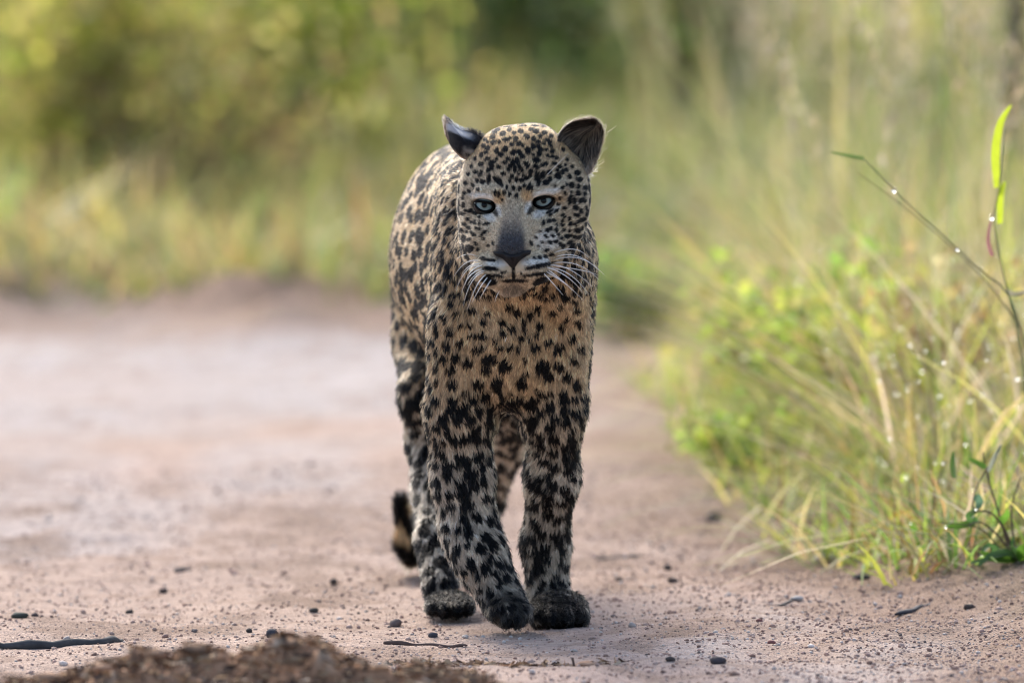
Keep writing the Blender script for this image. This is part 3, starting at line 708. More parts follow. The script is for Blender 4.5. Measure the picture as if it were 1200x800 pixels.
def coat(p, n, W):
    """black fraction and ground colour of the coat at points p"""
    p = p.astype(np.float32); N = len(p)
    wob = np.stack([noise(p, 95, k) for k in (0, 1, 2)], 1) * .0042 + np.stack([noise(p, 38, k) for k in (1, 2, 3)], 1) * .006
    legw = W[:, TI['leg']] + W[:, TI['hind']] + W[:, TI['paw']]
    q = squash(p) + wob * (.45 + .30 * legw + .05 * W[:, TI['flank']])[:, None]
    fld = np.empty(N, np.float32)
    ck = np.floor(q / .07).astype(np.int64); ck = (ck[:, 0] + 50) * 1000000 + (ck[:, 1] + 50) * 1000 + ck[:, 2] + 50
    order = np.argsort(ck, kind='stable'); cuts = np.nonzero(np.diff(ck[order]))[0] + 1
    for g in np.split(order, cuts):
        qq = q[g]; lo, hi = qq.min(0) - .03, qq.max(0) + .03
        m = ((SPC > lo) & (SPC < hi)).all(1)
        if not m.any(): fld[g] = -.03; continue
        d2 = ((qq[:, None, :] - SPC[m][None]) ** 2).sum(2)
        fld[g] = (SPR[m][None] - np.sqrt(d2)).max(1)
    px, py, face, chest = explicit_mask(p, n, W)
    jx, jy = noise(p, 210, 0) * 1.3, noise(p, 210, 2) * 1.3
    ef = np.full(N, -9, np.float32)
    if face.any(): ef[face] = ellipse_field(px[face] + jx[face] * .6, py[face] + jy[face] * .6, FACE)
    if chest.any(): ef[chest] = ellipse_field(px[chest] + jx[chest] * 1.6, py[chest] + jy[chest] * 1.6, CHEST)
    ex = face | chest
    fld = np.where(ex, ef / 880., fld)
    fld = fld + np.where(face, .00055, .0010)
    soft = np.where(face, .0006, .0011)
    black = smooth(-soft, soft, fld)
    tailb = W[:, TI['tail']] * smooth(-.1, .25, noise(p, 14, 1) + .25 * (p[:, 2] < .22))
    black = np.maximum(black, np.clip(tailb * 1.2, 0, 1))
    # ground colour: golden back and flanks, pale chest and inner legs
    gold = np.array([.46, .265, .10]); cream = np.array([.47, .325, .18]); pale = np.array([.58, .49, .365]); grey = np.array([.47, .46, .44])
    up = np.clip(n[:, 2] * .5 + .5, 0, 1)[:, None]
    c = gold * up + cream * (1 - up)
    mixn = (fbm(p, 22, 3, 1)[:, None] * .5 + .5)
    cw = (W[:, TI['chest']] + W[:, TI['neck']] * .8)[:, None]
    c = c * (1 - cw) + (cream * .6 + pale * .10 + gold * .30) * cw
    lw = (legw * smooth(.40, .16, p[:, 2]))[:, None]
    c = c * (1 - lw) + (grey * .55 + cream * .45) * lw
    c = c * (1 - .45 * mixn) + pale * .45 * mixn
    # face ground: pale cheeks, white about the eyes, golden crown
    fw = smooth(.35, .7, W[:, TI['face']])[:, None] * (1 - smooth(-.02, .12, p[:, 1]))[:, None]
    crown = smooth(215, 160, py)[:, None]
    fc = (pale * .8 + cream * .2) * .86 * (1 - crown) + (gold * .55 + cream * .45) * crown
    fc = fc * (1 - .3 * mixn) + cream * .3 * mixn
    def disc(x, y, a, b, r=0, s=.35):
        t = math.radians(r); dx, dy = px - x, py - y
        u = dx * math.cos(t) + dy * math.sin(t); v = -dx * math.sin(t) + dy * math.cos(t)
        return smooth(1 + s, 1 - s, np.sqrt((u / a) ** 2 + (v / b) ** 2))[:, None]
    fr = (-n[:, 1] > 0.0)[:, None]
    white = np.array([.58, .54, .48])
    for a in ((566, 231, 15, 4, 8), (640, 226, 17, 4, -12), (574, 254, 8, 5, 30), (633, 250, 10, 5, -25), (650, 246, 7, 4, -35), (583, 246, 4, 8, -20), (619, 243, 4, 8, 20), (583, 309, 14, 4, 0), (628, 306, 16, 4, -8), (640, 282, 14, 12, 0)):
        m = disc(*a) * fr * fw; fc = fc * (1 - m) + white * m
    for a in ((585, 231, 7, 9, 0), (617, 228, 7, 9, 0)):
        m = disc(*a) * .55 * fr; fc = fc * (1 - m) + gold * m
    # dark slaty bridge of the nose
    hw = 7 + np.clip((py - 238) / 55, 0, 1) * 11
    br = smooth(1.35, .7, np.abs(px - 599 - (py - 290) * -.04) / hw) * smooth(232, 266, py) * smooth(312, 300, py)
    br = (br[:, None] * fr * fw)
    bt = smooth(252, 284, py)[:, None]
    fc = fc * (1 - br) + (np.array([.055, .054, .060]) * bt + np.array([.30, .24, .18]) * (1 - bt)) * br
    chin = disc(603, 341, 16, 9) * fr; fc = fc * (1 - chin * .85) + np.array([.20, .165, .13]) * chin * .85  # chin colour darkened to paint in the shade under the mouth
    c = c * (1 - fw) + fc * fw
    # eye liner
    for (x, y, r) in ((567, 240.5, 12), (637, 236, -15)):
        t = math.radians(r); u = ((px - x) * math.cos(t) + (py - y) * math.sin(t)); v = (-(px - x) * math.sin(t) + (py - y) * math.cos(t))
        liner = smooth(1.25, .95, np.sqrt((u / 13.5) ** 2 + ((v - 1) / 7.6) ** 2)) * (face)
        black = np.maximum(black, liner)
    for x, y, a, b, r in ((580.5, 249, 3, 6, -35), (622, 247, 3, 7, 30)):
        black = np.maximum(black, (disc(x, y, a, b, r) * fr)[:, 0] * face * .9)
    black = np.where(br[:, 0] > .45, black * .15, black)
    # paws: dark with damp soil
    pw = W[:, TI['paw']]
    black = np.maximum(black, pw * .97 * smooth(-.3, .3, noise(p, 120, 3) + .75))
    blk = np.array([.0020, .0021, .0028])  # black tinted slightly blue, sky sheen put into the colour
    return black.astype(np.float32), (c * (1 - black[:, None]) + blk * black[:, None]).astype(np.float32)

_b, BC = coat(BV, BN, AW[:NB])
# ear colours: e1 inner side dark umber, e2 back black with a pale spot towards the tip
EC = np.zeros((len(EV), 3), np.float32)
epx, epy = proj(EV)
in1 = (EID == 0)
EC[in1] = np.where((ESIDE[in1, 0] == 0)[:, None], np.array([.034, .024, .018]) * (.55 + .5 * ESIDE[in1, 1:2]), np.array([.016, .015, .016]))
_pl = smooth(.92, 1.0, ESIDE[:, 1])[:, None]; EC[in1] = EC[in1] * (1 - _pl[in1]) + np.array([.24, .19, .14]) * _pl[in1]
_lo = smooth(188, 204, epy)[:, None]; EC[in1] = EC[in1] * (1 - _lo[in1]) + np.array([.42, .38, .33]) * _lo[in1]
in2 = EID == 1
_s2 = (smooth(5.5, 3, np.abs((epx - 523) * .42 - (epy - 147.5))) * smooth(560, 540, epx) * .8)[:, None]
e2c = np.array([.006, .006, .008]) * (1 - _s2) + np.array([.36, .37, .40]) * _s2
_rim = (smooth(.86, .98, ESIDE[:, 1]) * (smooth(170, 182, epy) + smooth(527, 523, epx)))[:, None].clip(0, 1)
e2c = e2c * (1 - _rim) + np.array([.45, .33, .24]) * _rim
_mo = (smooth(-.1, .4, noise(EV, 120, 1)) * smooth(168, 176, epy) * smooth(540, 548, epx) * .7)[:, None]
e2c = e2c * (1 - _mo) + np.array([.40, .38, .35]) * _mo
EC[in2] = e2c[in2]

# ------------------------------------------------------------------ fur strands
def tri_normals(V, T): return norm(np.cross(V[T[:, 1]] - V[T[:, 0]], V[T[:, 2]] - V[T[:, 0]]))
AT = np.concatenate([AQ[:, [0, 1, 2]], AQ[:, [0, 2, 3]]])
NBT = len(BQ)
is_ear = np.concatenate([np.arange(len(AQ)) >= NBT] * 2)
ar = np.linalg.norm(np.cross(AV[AT[:, 1]] - AV[AT[:, 0]], AV[AT[:, 2]] - AV[AT[:, 0]]), axis=1) * .5
tn = tri_normals(AV, AT)
tw = (AW[AT[:, 0]])
dens = ar * (1 + 1.1 * np.clip(-tn[:, 1], 0, 1)) * (1 + 2.6 * tw[:, TI['face']]) * np.where(is_ear, 1.6, 1) * np.where(AV[AT[:, 0], 1] > .62, .55, 1)
NF = 480000
ti = rng.choice(len(AT), NF, p=dens / dens.sum())
r1, r2 = np.sqrt(rng.random(NF)), rng.random(NF)
b0, b1, b2 = 1 - r1, r1 * (1 - r2), r1 * r2
RP = AV[AT[ti, 0]] * b0[:, None] + AV[AT[ti, 1]] * b1[:, None] + AV[AT[ti, 2]] * b2[:, None]
vn = np.zeros_like(AV)
for k in range(3): np.add.at(vn, AT[:, k], tn * ar[:, None])
vn = norm(vn)
FN = norm(vn[AT[ti, 0]] * b0[:, None] + vn[AT[ti, 1]] * b1[:, None] + vn[AT[ti, 2]] * b2[:, None])
RW, RFL = weights(RP)
ei = is_ear[ti]
BLK, RC = coat(RP, FN, RW)
allc = np.vstack([BC, EC])
RC[ei] = allc[AT[ti[ei], 0]]
fpx, fpy = proj(RP)
# coat direction
fl = norm(RFL)
nose = P(*hx(0, -56, 74))
rad_ = norm(RP - nose)
fw_ = smooth(.35, .65, RW[:, TI['face']])[:, None]
fl = norm(fl * (1 - fw_) + rad_ * fw_)
fl = fl + np.stack([noise(RP, 26, k) for k in (0, 1, 2)], 1) * .42 + np.stack([noise(RP, 75, k) for k in (3, 1, 2)], 1) * .22
fl = fl - FN * (fl * FN).sum(1, keepdims=True); fl = norm(fl)
LEN = RW @ np.array([.0042, .0080, .0062, .0056, .0084, .0084, .0062, .013, .0042])
LEN = LEN * rng.uniform(.65, 1.25, NF) * (1 + .25 * noise(RP, 40, 2))
muz = smooth(60, 25, np.hypot(fpx - 602, (fpy - 296) * .9)) * fw_[:, 0] * (FN[:, 1] < .2)
LEN *= 1 - .45 * muz
LEN *= 1 + 1.1 * smooth(.6, 1, fw_[:, 0]) * smooth(318, 345, fpy)                  # chin and ruff
_es = ESIDE[np.clip(AT[ti, 0] - NB, 0, None), 1]
LEN = np.where(ei, (.0040 + .0045 * smooth(.72, .95, _es) + .004 * smooth(188, 202, fpy)) * rng.uniform(.5, 1.4, NF), LEN)
tuft = ei & (EID[np.clip(AT[ti, 0] - NB, 0, None)] == 0) & (fpy > 150) & (FN[:, 1] < .2) & (rng.random(NF) < .05)
LEN = np.where(tuft, .022 * rng.uniform(.6, 1.4, NF), LEN)
RC[tuft] = np.array([.20, .16, .12])
eye_d = np.minimum(*[np.hypot((fpx - x) / 1.35, fpy - y) for x, y in EYES])
eyem = (eye_d < 15) & (FN[:, 1] < .3) & (RW[:, TI['face']] > .5)
LEN = np.where(eyem, .0022, LEN)
lift = np.where(fw_[:, 0] > .5, .32, .52) + .16 * rng.standard_normal(NF)
lift = np.where(ei, .35, lift)
guard = (rng.random(NF) < .09) & ~ei & (fw_[:, 0] < .4)
LEN = np.where(guard, LEN * 1.7, LEN); lift = np.where(guard, lift + .45, lift)
keep = ~((eye_d < 10.5) & (FN[:, 1] < .4) & (RW[:, TI['face']] > .5))
npad = ((np.abs(fpx - 600) < 15) & (fpy > 296) & (fpy < 318) & (RW[:, TI['face']] > .5) & (FN[:, 1] < 0))
keep &= ~npad
keep &= RP[:, 2] > .002
d0 = norm(fl + FN * lift[:, None])
NPT = 5
tt = np.linspace(0, 1, NPT)
bend = FN * (-.30 * LEN * np.clip(lift, .1, 1))[:, None]
droop = np.array([0, 0, -1.0]) * (LEN * .10)[:, None]
pts = RP[:, None, :] + d0[:, None, :] * (LEN[:, None] * tt[None])[:, :, None] + (bend + droop)[:, None, :] * (tt ** 2)[None, :, None]
# damp clumping: tips gather on guide hairs
cell = np.where(RW[:, TI['face']] > .5, .0030, .0066)
key = np.floor(RP / cell[:, None] + noise(RP, 150, 1)[:, None] * .3).astype(np.int64)
hk = key[:, 0] * 73856093 ^ key[:, 1] * 19349663 ^ key[:, 2] * 83492791
u, inv = np.unique(hk, return_inverse=True)
cnt = np.bincount(inv)
cen = np.stack([np.bincount(inv, pts[:, -1, k]) / cnt for k in range(3)], 1)
cenr = np.stack([np.bincount(inv, RP[:, k]) / cnt for k in range(3)], 1)
cend = norm(cen - cenr); clen = np.maximum(np.bincount(inv, LEN) / cnt, .001) * rng.uniform(.85, 1.35, len(u))
guide_tip = cenr + cend * clen[:, None]
cs = np.clip(rng.normal(.80, .14, NF), .1, .92) * np.where(ei, .2, 1) * np.where(fw_[:, 0] > .5, .55, 1) * np.where(guard, .5, 1)
tgt = cenr[inv][:, None, :] + (guide_tip[inv] - cenr[inv])[:, None, :] * tt[None, :, None]
cw_ = (cs[:, None] * tt[None] ** 1.4)[:, :, None]
dv = tgt - pts; dl = np.linalg.norm(dv[:, -1], axis=1) / (LEN + 1e-6); cw_ = cw_ * np.clip(1.6 - dl, 0, 1)[:, None, None]
pts = pts + dv * cw_
pts += rng.normal(0, 1, (NF, NPT, 3)) * (.00035 * tt)[None, :, None]
pts = pts[keep]; RCk = RC[keep]; LK = LEN[keep]
cj = rng.lognormal(0, .26, len(u)); jit = (rng.lognormal(0, .30, len(RCk)) * cj[inv[keep]]).astype(np.float32)[:, None]
RCk = np.clip(RCk * jit, .0012, .85)
# occasional pale hairs through the dark and grey tips of damp soil
NFk = len(RCk)
fur = bpy.data.hair_curves.new('fur')
fur.add_curves([NPT] * NFk)
fur.attributes['position'].data.foreach_set('vector', pts.astype(np.float32).ravel())
wid = (np.where(fw_[keep, 0] > .5, .00022, .00032) * rng.uniform(.8, 1.25, NFk))
rad = (wid[:, None] * np.array([1.0, 1.0, .85, .6, .18])[None]).astype(np.float32)
ra = fur.attributes.get('radius') or fur.attributes.new('radius', 'FLOAT', 'POINT')
ra.data.foreach_set('value', rad.ravel())
ca = fur.attributes.new('col', 'FLOAT_COLOR', 'CURVE')
c4 = np.ones((NFk, 4), np.float32); c4[:, :3] = RCk
ca.data.foreach_set('color', c4.ravel())

m_fur = bpy.data.materials.new('fur'); m_fur.use_nodes = True
nt = m_fur.node_tree; nt.nodes.remove(nt.nodes['Principled BSDF'])
hb = nt.nodes.new('ShaderNodeBsdfHairPrincipled'); at = nt.nodes.new('ShaderNodeAttribute'); at.attribute_name = 'col'
hb.parametrization = 'COLOR'
hb.inputs['Roughness'].default_value = .20; hb.inputs['Radial Roughness'].default_value = .30; hb.inputs['IOR'].default_value = 1.30
nt.links.new(at.outputs['Color'], hb.inputs['Color'])
hd = nt.nodes.new('ShaderNodeBsdfPrincipled'); hd.inputs['Roughness'].default_value = .5; hd.inputs['Specular IOR Level'].default_value = .18
nt.links.new(at.outputs['Color'], hd.inputs['Base Color'])
hm = nt.nodes.new('ShaderNodeMixShader'); hm.inputs['Fac'].default_value = .5
nt.links.new(hb.outputs[0], hm.inputs[1]); nt.links.new(hd.outputs[0], hm.inputs[2])
nt.links.new(hm.outputs[0], nt.nodes['Material Output'].inputs['Surface'])
fur.materials.append(m_fur)
m_skin = attr_material('skin', .85, .2, vary=.15)

base = np.array([.02, .2, 0.0])
leopard = empty('leopard', base)
tag(leopard, 'spotted leopard with damp fur walking along the sandy track towards the camera', 'leopard')
body = mesh_obj('body', AV, AQ, m_skin, leopard, np.vstack([BC, EC]), None)
body.matrix_parent_inverse = leopard.matrix_basis.inverted()
fur_o = bpy.data.objects.new('fur', fur); link(fur_o, body)
# ------------------------------------------------------------------ eyes, lids, nose, whiskers
def hit(px, py, y0=-.6, y1=.3):
    """depth at which the skin is met along the line of sight"""
    ys = np.linspace(y0, y1, 500); pp = np.array([P(px, py, y) for y in ys])
    d = sdf_full(pp); k = np.argmax(d < 0)
    return ys[k]
def keep_place(o):
    o.matrix_parent_inverse = leopard.matrix_basis.inverted(); return o

def sphere(c, r, nu=28, nv=18):
    V, Q = [], []
    for i in range(nv + 1):
        a = math.pi * i / nv
        for j in range(nu):
            b = 2 * math.pi * j / nu
            V.append((r * math.sin(a) * math.cos(b), -r * math.cos(a), r * math.sin(a) * math.sin(b)))
    for i in range(nv):
        for j in range(nu):
            k = (j + 1) % nu
            Q.append((i * nu + j, i * nu + k, (i + 1) * nu + k, (i + 1) * nu + j))
    return np.array(V) + c, np.array(Q)

m_eye, nt, b = material('eyeball', .08, .12)
tc = nt.nodes.new('ShaderNodeTexCoord'); sx = nt.nodes.new('ShaderNodeSeparateXYZ'); nt.links.new(tc.outputs['Object'], sx.inputs[0])
ln = nt.nodes.new('ShaderNodeVectorMath'); ln.operation = 'LENGTH'
cmb = nt.nodes.new('ShaderNodeCombineXYZ'); nt.links.new(sx.outputs['X'], cmb.inputs['X']); nt.links.new(sx.outputs['Z'], cmb.inputs['Z'])
nt.links.new(cmb.outputs[0], ln.inputs[0])
mr = nt.nodes.new('ShaderNodeMapRange'); mr.inputs['From Max'].default_value = .0145; nt.links.new(ln.outputs['Value'], mr.inputs['Value'])
nz = nt.nodes.new('ShaderNodeTexNoise'); nz.inputs['Scale'].default_value = 700; nt.links.new(tc.outputs['Object'], nz.inputs['Vector'])
ad = nt.nodes.new('ShaderNodeMath'); ad.operation = 'MULTIPLY_ADD'; ad.inputs[1].default_value = .10; nt.links.new(nz.outputs['Fac'], ad.inputs[0])
sb = nt.nodes.new('ShaderNodeMath'); sb.operation = 'SUBTRACT'; sb.inputs[1].default_value = .05; nt.links.new(mr.outputs[0], sb.inputs[0]); nt.links.new(sb.outputs[0], ad.inputs[2])
cr = nt.nodes.new('ShaderNodeValToRGB'); e = cr.color_ramp.elements
e[0].position = .235; e[0].color = (.004, .004, .005, 1); e[1].position = .30; e[1].color = (.17, .20, .18, 1)
for pos, c in ((.48, (.21, .27, .27, 1)), (.64, (.14, .19, .195, 1)), (.72, (.02, .022, .024, 1)), (1.0, (.012, .010, .010, 1))):
    k = cr.color_ramp.elements.new(pos); k.color = c
nt.links.new(ad.outputs[0], cr.inputs['Fac']); nt.links.new(cr.outputs['Color'], b.inputs['Base Color'])
m_pupil, nt, b = material('pupil', .1, .5); b.inputs['Base Color'].default_value = (.004, .004, .005, 1)
m_lid, nt, b = material('eyelid_skin', .8, .08); b.inputs['Base Color'].default_value = (.006, .0055, .0055, 1)
ER_ = .0142
for (ex, ey), rot, lab in zip(EYES, (12, -14), ('right eye', 'left eye')):
    yS = np.median([hit(ex + dx, ey + dy) for dx, dy in ((-19, 0), (19, 0), (0, 12))])
    c = P(ex, ey + .5, yS + .0136)
    view = norm(np.array([0, -CAM_D, CAM_H]) - c)
    V, Q = sphere(np.zeros(3), ER_)
    eye = mesh_obj('eye', V, Q, m_eye, leopard); eye.location = Vector(c)
    eye.rotation_euler = (math.radians(-7), 0, 0)
    keep_place(eye)
    # lids: dark rims hugging the eyeball, flat above, rounded below
    t = np.linspace(0, 1, 15); rr = math.radians(rot)
    for up in (1, 0):
        u = (t * 2 - 1) * 13.4
        v = (3.4 * (1 - np.abs(t * 2 - 1) ** 2.6) + .6) if up else -7.8 * (1 - np.abs(t * 2 - 1) ** 2.0) + .6
        su, sv = u * math.cos(rr) - v * -math.sin(rr) * -1, v
        X = ex + u * math.cos(rr) + v * math.sin(rr); Yp = ey + u * math.sin(rr) - v * math.cos(rr)
        path = []
        for x, y in zip(X, Yp):
            off2 = ((x - ex) ** 2 + (y - ey) ** 2) / 890 ** 2
            dep = math.sqrt(max(ER_ ** 2 - off2, 2.0e-5))
            path.append(P(x, y, c[1] - dep - .0016))
        w = (.0019 if up else .0016) * np.clip(1.15 - np.abs(t * 2 - 1) ** 3, .25, 1)
        V, F = tube(path, w, 8)
        keep_place(mesh_obj('eyelid', V, F, m_lid, leopard))

# nose pad: heart-shaped leather with two nostril slits
NOSE_O = [(577, 295), (584, 293.5), (592, 295), (600, 296.5), (608, 295), (616, 292.5), (623, 293), (621.5, 298), (615, 303), (610, 309), (606, 315), (602, 319), (598, 315), (593, 309), (587, 303), (580, 299)]
yN = min(hit(590, 301), hit(610, 301), hit(600, 306))
V, C_ = [], np.array([600.5, 303.0]); rings = 7; o = np.array(NOSE_O); n = len(o)
for r in range(rings):
    s = r / (rings - 1)
    for j in range(n):
        q = C_ + (o[j] - C_) * s
        slit = math.exp(-((q[0] - 588) / 5) ** 2 - ((q[1] - 300) / 2.6) ** 2) + math.exp(-((q[0] - 613) / 5) ** 2 - ((q[1] - 299) / 2.6) ** 2) + .6 * math.exp(-((q[0] - 601) / 1.4) ** 2) * (q[1] > 302)
        V.append(P(q[0], q[1], yN - .0105 * (1 - s ** 3) + .004 * s ** 3 + .0055 * slit + .005 * max(0, (q[1] - 300) / 18)))
Q = [(r * n + j, r * n + (j + 1) % n, (r + 1) * n + (j + 1) % n, (r + 1) * n + j) for r in range(rings - 1) for j in range(n)]
m_nose, nt, b = material('nose_leather', .5, .2)
b.inputs['Base Color'].default_value = (.013, .011, .012, 1)
vz = nt.nodes.new('ShaderNodeTexVoronoi'); vz.inputs['Scale'].default_value = 900
bp = nt.nodes.new('ShaderNodeBump'); bp.inputs['Strength'].default_value = .3; bp.inputs['Distance'].default_value = .001
nt.links.new(vz.outputs['Distance'], bp.inputs['Height']); nt.links.new(bp.outputs[0], b.inputs['Normal'])
keep_place(mesh_obj('nose', np.array(V), np.array(Q), m_nose, leopard))

m_wh, nt, b = material('whisker', .35, .5); b.inputs['Base Color'].default_value = (.82, .80, .76, 1)
WH = [  # root -> bend -> tip, photograph px
 ((648, 297), (672, 292), (690, 302)), ((649, 302), (676, 300), (703, 318)), ((648, 305), (680, 303), (708, 322)), ((646, 309), (676, 310), (702, 328)), ((650, 312), (678, 316), (700, 322)),
 ((645, 314), (668, 322), (690, 345)), ((642, 316), (660, 330), (684, 352)), ((640, 318), (656, 328), (672, 340)), ((636, 319), (648, 332), (660, 346)), ((644, 311), (668, 316), (694, 336)), ((640, 313), (664, 324), (684, 344)),
 ((560, 301), (548, 298), (535, 303)), ((562, 306), (546, 308), (532, 324)), ((563, 309), (550, 312), (541, 322)), ((564, 312), (548, 316), (534, 340)), ((566, 315), (550, 324), (540, 346)), ((568, 319), (553, 330), (543, 358)),
 ((570, 321), (558, 336), (548, 362)), ((572, 324), (562, 338), (553, 355)), ((576, 327), (568, 340), (562, 351)), ((566, 311), (552, 318), (545, 334)), ((640, 206), (650, 196), (666, 180)), ((586, 340), (582, 347), (580, 354)), ((568, 317), (557, 322), (548, 334))]
for i, (a, m_, c) in enumerate(WH):
    ya = hit(*a) if a[1] > 250 else hit(a[0], a[1])
    out = .02 + .03 * rng.random()
    A, M, C2 = P(a[0], a[1], ya + .003), P(m_[0], m_[1], ya - out * .8 + .01), P(c[0], c[1], ya - out * .3)
    t = np.linspace(0, 1, 11)[:, None]
    M2 = 2 * M - .5 * (A + C2)
    path = A * (1 - t) ** 2 + 2 * M2 * t * (1 - t) + C2 * t ** 2
    V, F = tube(path, np.linspace(.00075, .00016, 11) * (.6 if a[1] < 250 else 1), 5)
    keep_place(mesh_obj('whisker', V, F, m_wh, leopard))
# ------------------------------------------------------------------ grass and shrubs
m_blade = attr_material('grass_blade', .5, .4, .58, .2, 40)
m_leaf = attr_material('leaf', .45, .45, .64, .25, 60)
m_stem = attr_material('stem', .75, .3, 0, .3, 80)
m_drop, _nt, _b = material('dewdrop', .02, .6); _b.inputs['Base Color'].default_value = (1, 1, 1, 1); _b.inputs['Transmission Weight'].default_value = 1; _b.inputs['IOR'].default_value = 1.33
GRN, LIME, STRAW, TAN, OLIVE, OCHRE, RUSTB = (.20, .32, .07), (.40, .48, .08), (.50, .41, .21), (.52, .45, .31), (.31, .33, .12), (.54, .45, .15), (.38, .24, .11)

def blades(base, height, lean, width, seg=5, curl=.5, az=None):
    """bent, tapering grass blades; returns V (n*2*seg), quads"""
    n = len(base)
    az = rng.uniform(0, 2 * math.pi, n) if az is None else az
    h = np.stack([np.cos(az), np.sin(az), np.zeros(n)], 1)
    t = np.linspace(0, 1, seg)
    s = np.stack([-np.sin(az), np.cos(az), np.zeros(n)], 1)
    tw = rng.uniform(-.7, .7, n)
    side = s * np.cos(tw)[:, None] + h * np.sin(tw)[:, None]
    L = height[:, None]
    out = (lean[:, None] * t[None] + curl * lean[:, None] * t[None] ** 2.2) * L
    up = L * (t[None] - .25 * (lean[:, None] ** 2) * t[None] ** 2.4)
    c = base[:, None, :] + h[:, None, :] * out[:, :, None] + np.array([0, 0, 1.0])[None, None] * up[:, :, None]
    w = width[:, None] * np.array([.7, 1, .85, .55, .08])[None] if seg == 5 else width[:, None] * np.interp(t, [0, .3, .6, 1], [.6, 1, .8, .05])[None]
    V = np.stack([c - side[:, None, :] * w[:, :, None], c + side[:, None, :] * w[:, :, None]], 2).reshape(n, seg * 2, 3)
    q = np.array([(2 * i, 2 * i + 1, 2 * i + 3, 2 * i + 2) for i in range(seg - 1)])
    Q = (q[None] + 2 * seg * np.arange(n)[:, None, None]).reshape(-1, 4)
    return V.reshape(-1, 3), Q

def pick(cols, p, n, jit=.25):
    c = np.array(cols)[rng.choice(len(cols), n, p=p)]
    return c * rng.lognormal(0, jit, (n, 1)) * rng.uniform(.9, 1.1, (n, 3))

def sward(name, xs, ys, hts, lean, wid, cols, label, seg=5):
    n = len(xs); base_ = np.stack([xs, ys, gh(xs, ys) - .005], 1)
    V, Q = blades(base_, hts, lean, wid, seg)
    return tag(mesh_obj(name, V, Q, m_blade, None, np.repeat(cols, 2 * seg, 0)), label, None, None, 'stuff')

# dense verge grass on the image-right side
n = 7500
ys = .75 + 6.5 * rng.random(n) ** 1.05
dx = np.abs(rng.normal(0, .34, n)) + .02
xs = edge_x(ys) + .06 + dx + .06 * noise(np.stack([ys, ys * 0, ys * 0], 1), 3, 1)
hts = np.clip(rng.normal(.07, .035, n) + (.10 + .07 * (ys - .75)) * np.clip(dx, 0, .8), .03, .5)
lush = smooth(-.2, .35, fbm(np.stack([xs, ys, xs * 0], 1), 1.6, 2, 2))[:, None]
cols = pick([GRN, LIME, OLIVE, STRAW, OCHRE], [.34, .28, .10, .16, .12], n) * lush + pick([STRAW, TAN, OCHRE, OLIVE, LIME, RUSTB], [.26, .20, .20, .12, .14, .08], n) * (1 - lush)
sward('grass', xs, ys, hts, np.abs(rng.normal(.7, .45, n)), rng.uniform(.0015, .0042, n), cols, 'tangled green and straw coloured grass along the verge')
n = 4200
ys = .55 + 4.6 * rng.random(n) ** 1.2; xs = edge_x(ys) + np.maximum(rng.normal(.16, .13, n), -.06 * rng.random(n))
cols = pick([LIME, GRN, STRAW, OCHRE, RUSTB, TAN], [.34, .26, .14, .10, .06, .10], n)
sward('short_grass', xs, ys, np.clip(rng.normal(.07, .04, n), .015, .2), np.abs(rng.normal(1.1, .6, n)), rng.uniform(.0015, .0042, n), cols, 'short messy green grass creeping over the edge of the track')
n = 1500
ys = 1.4 + 3.0 * rng.random(n); xs = edge_x(ys) + .14 + np.abs(rng.normal(.1, .3, n))
sward('arching_grass', xs, ys, rng.uniform(.18, .5, n), np.abs(rng.normal(.9, .35, n)), rng.uniform(.0010, .0030, n), pick([STRAW, OCHRE, TAN, LIME, RUSTB], [.28, .24, .16, .22, .10], n), 'loose golden grass arching in from the right edge', 7)
# tall dry flowering grass behind it
n = 900
ys = 3.0 + 6.5 * rng.random(n); xs = edge_x(ys) + .22 + np.abs(rng.normal(0, .6, n))
hts = rng.uniform(.3, .85, n)
sward('dry_grass', xs, ys, hts, np.abs(rng.normal(.55, .35, n)), rng.uniform(.0010, .0024, n), pick([TAN, STRAW, OCHRE, OLIVE, GRN], [.18, .16, .16, .24, .26], n), 'tall dry tan grass stems behind the green verge')
# feathery seed heads on that grass
ns = 230
sy = 2.6 + 6.4 * rng.random(ns); sx_ = edge_x(sy) + .25 + np.abs(rng.normal(0, .55, ns)); sh = rng.uniform(.42, .92, ns)
k = 34; tt_ = rng.random((ns, k)) ** .8
az = rng.uniform(0, 6.28, ns); ln_ = np.abs(rng.normal(.22, .15, ns))
cx = sx_[:, None] + np.cos(az)[:, None] * ln_[:, None] * (sh[:, None] * .8 + tt_ * .2) + rng.normal(0, .010, (ns, k)); cy = sy[:, None] + np.sin(az)[:, None] * ln_[:, None] * (sh[:, None] * .8 + tt_ * .2) + rng.normal(0, .010, (ns, k))
cz = gh(sx_, sy)[:, None] + sh[:, None] * .88 + tt_ * .20 + rng.normal(0, .008, (ns, k))
b_ = np.stack([cx, cy, cz], -1).reshape(-1, 3)
V, Q = blades(b_, rng.uniform(.012, .030, len(b_)), rng.uniform(.3, 1.2, len(b_)), rng.uniform(.0012, .0028, len(b_)), 3)
tag(mesh_obj('seed_head_grass', V, Q, m_blade, None, np.repeat(pick([(.42, .36, .25), TAN, (.34, .26, .19)], [.5, .3, .2], len(b_), .15), 6, 0)), 'pale feathery seed heads of the dry grass', None, None, 'stuff')
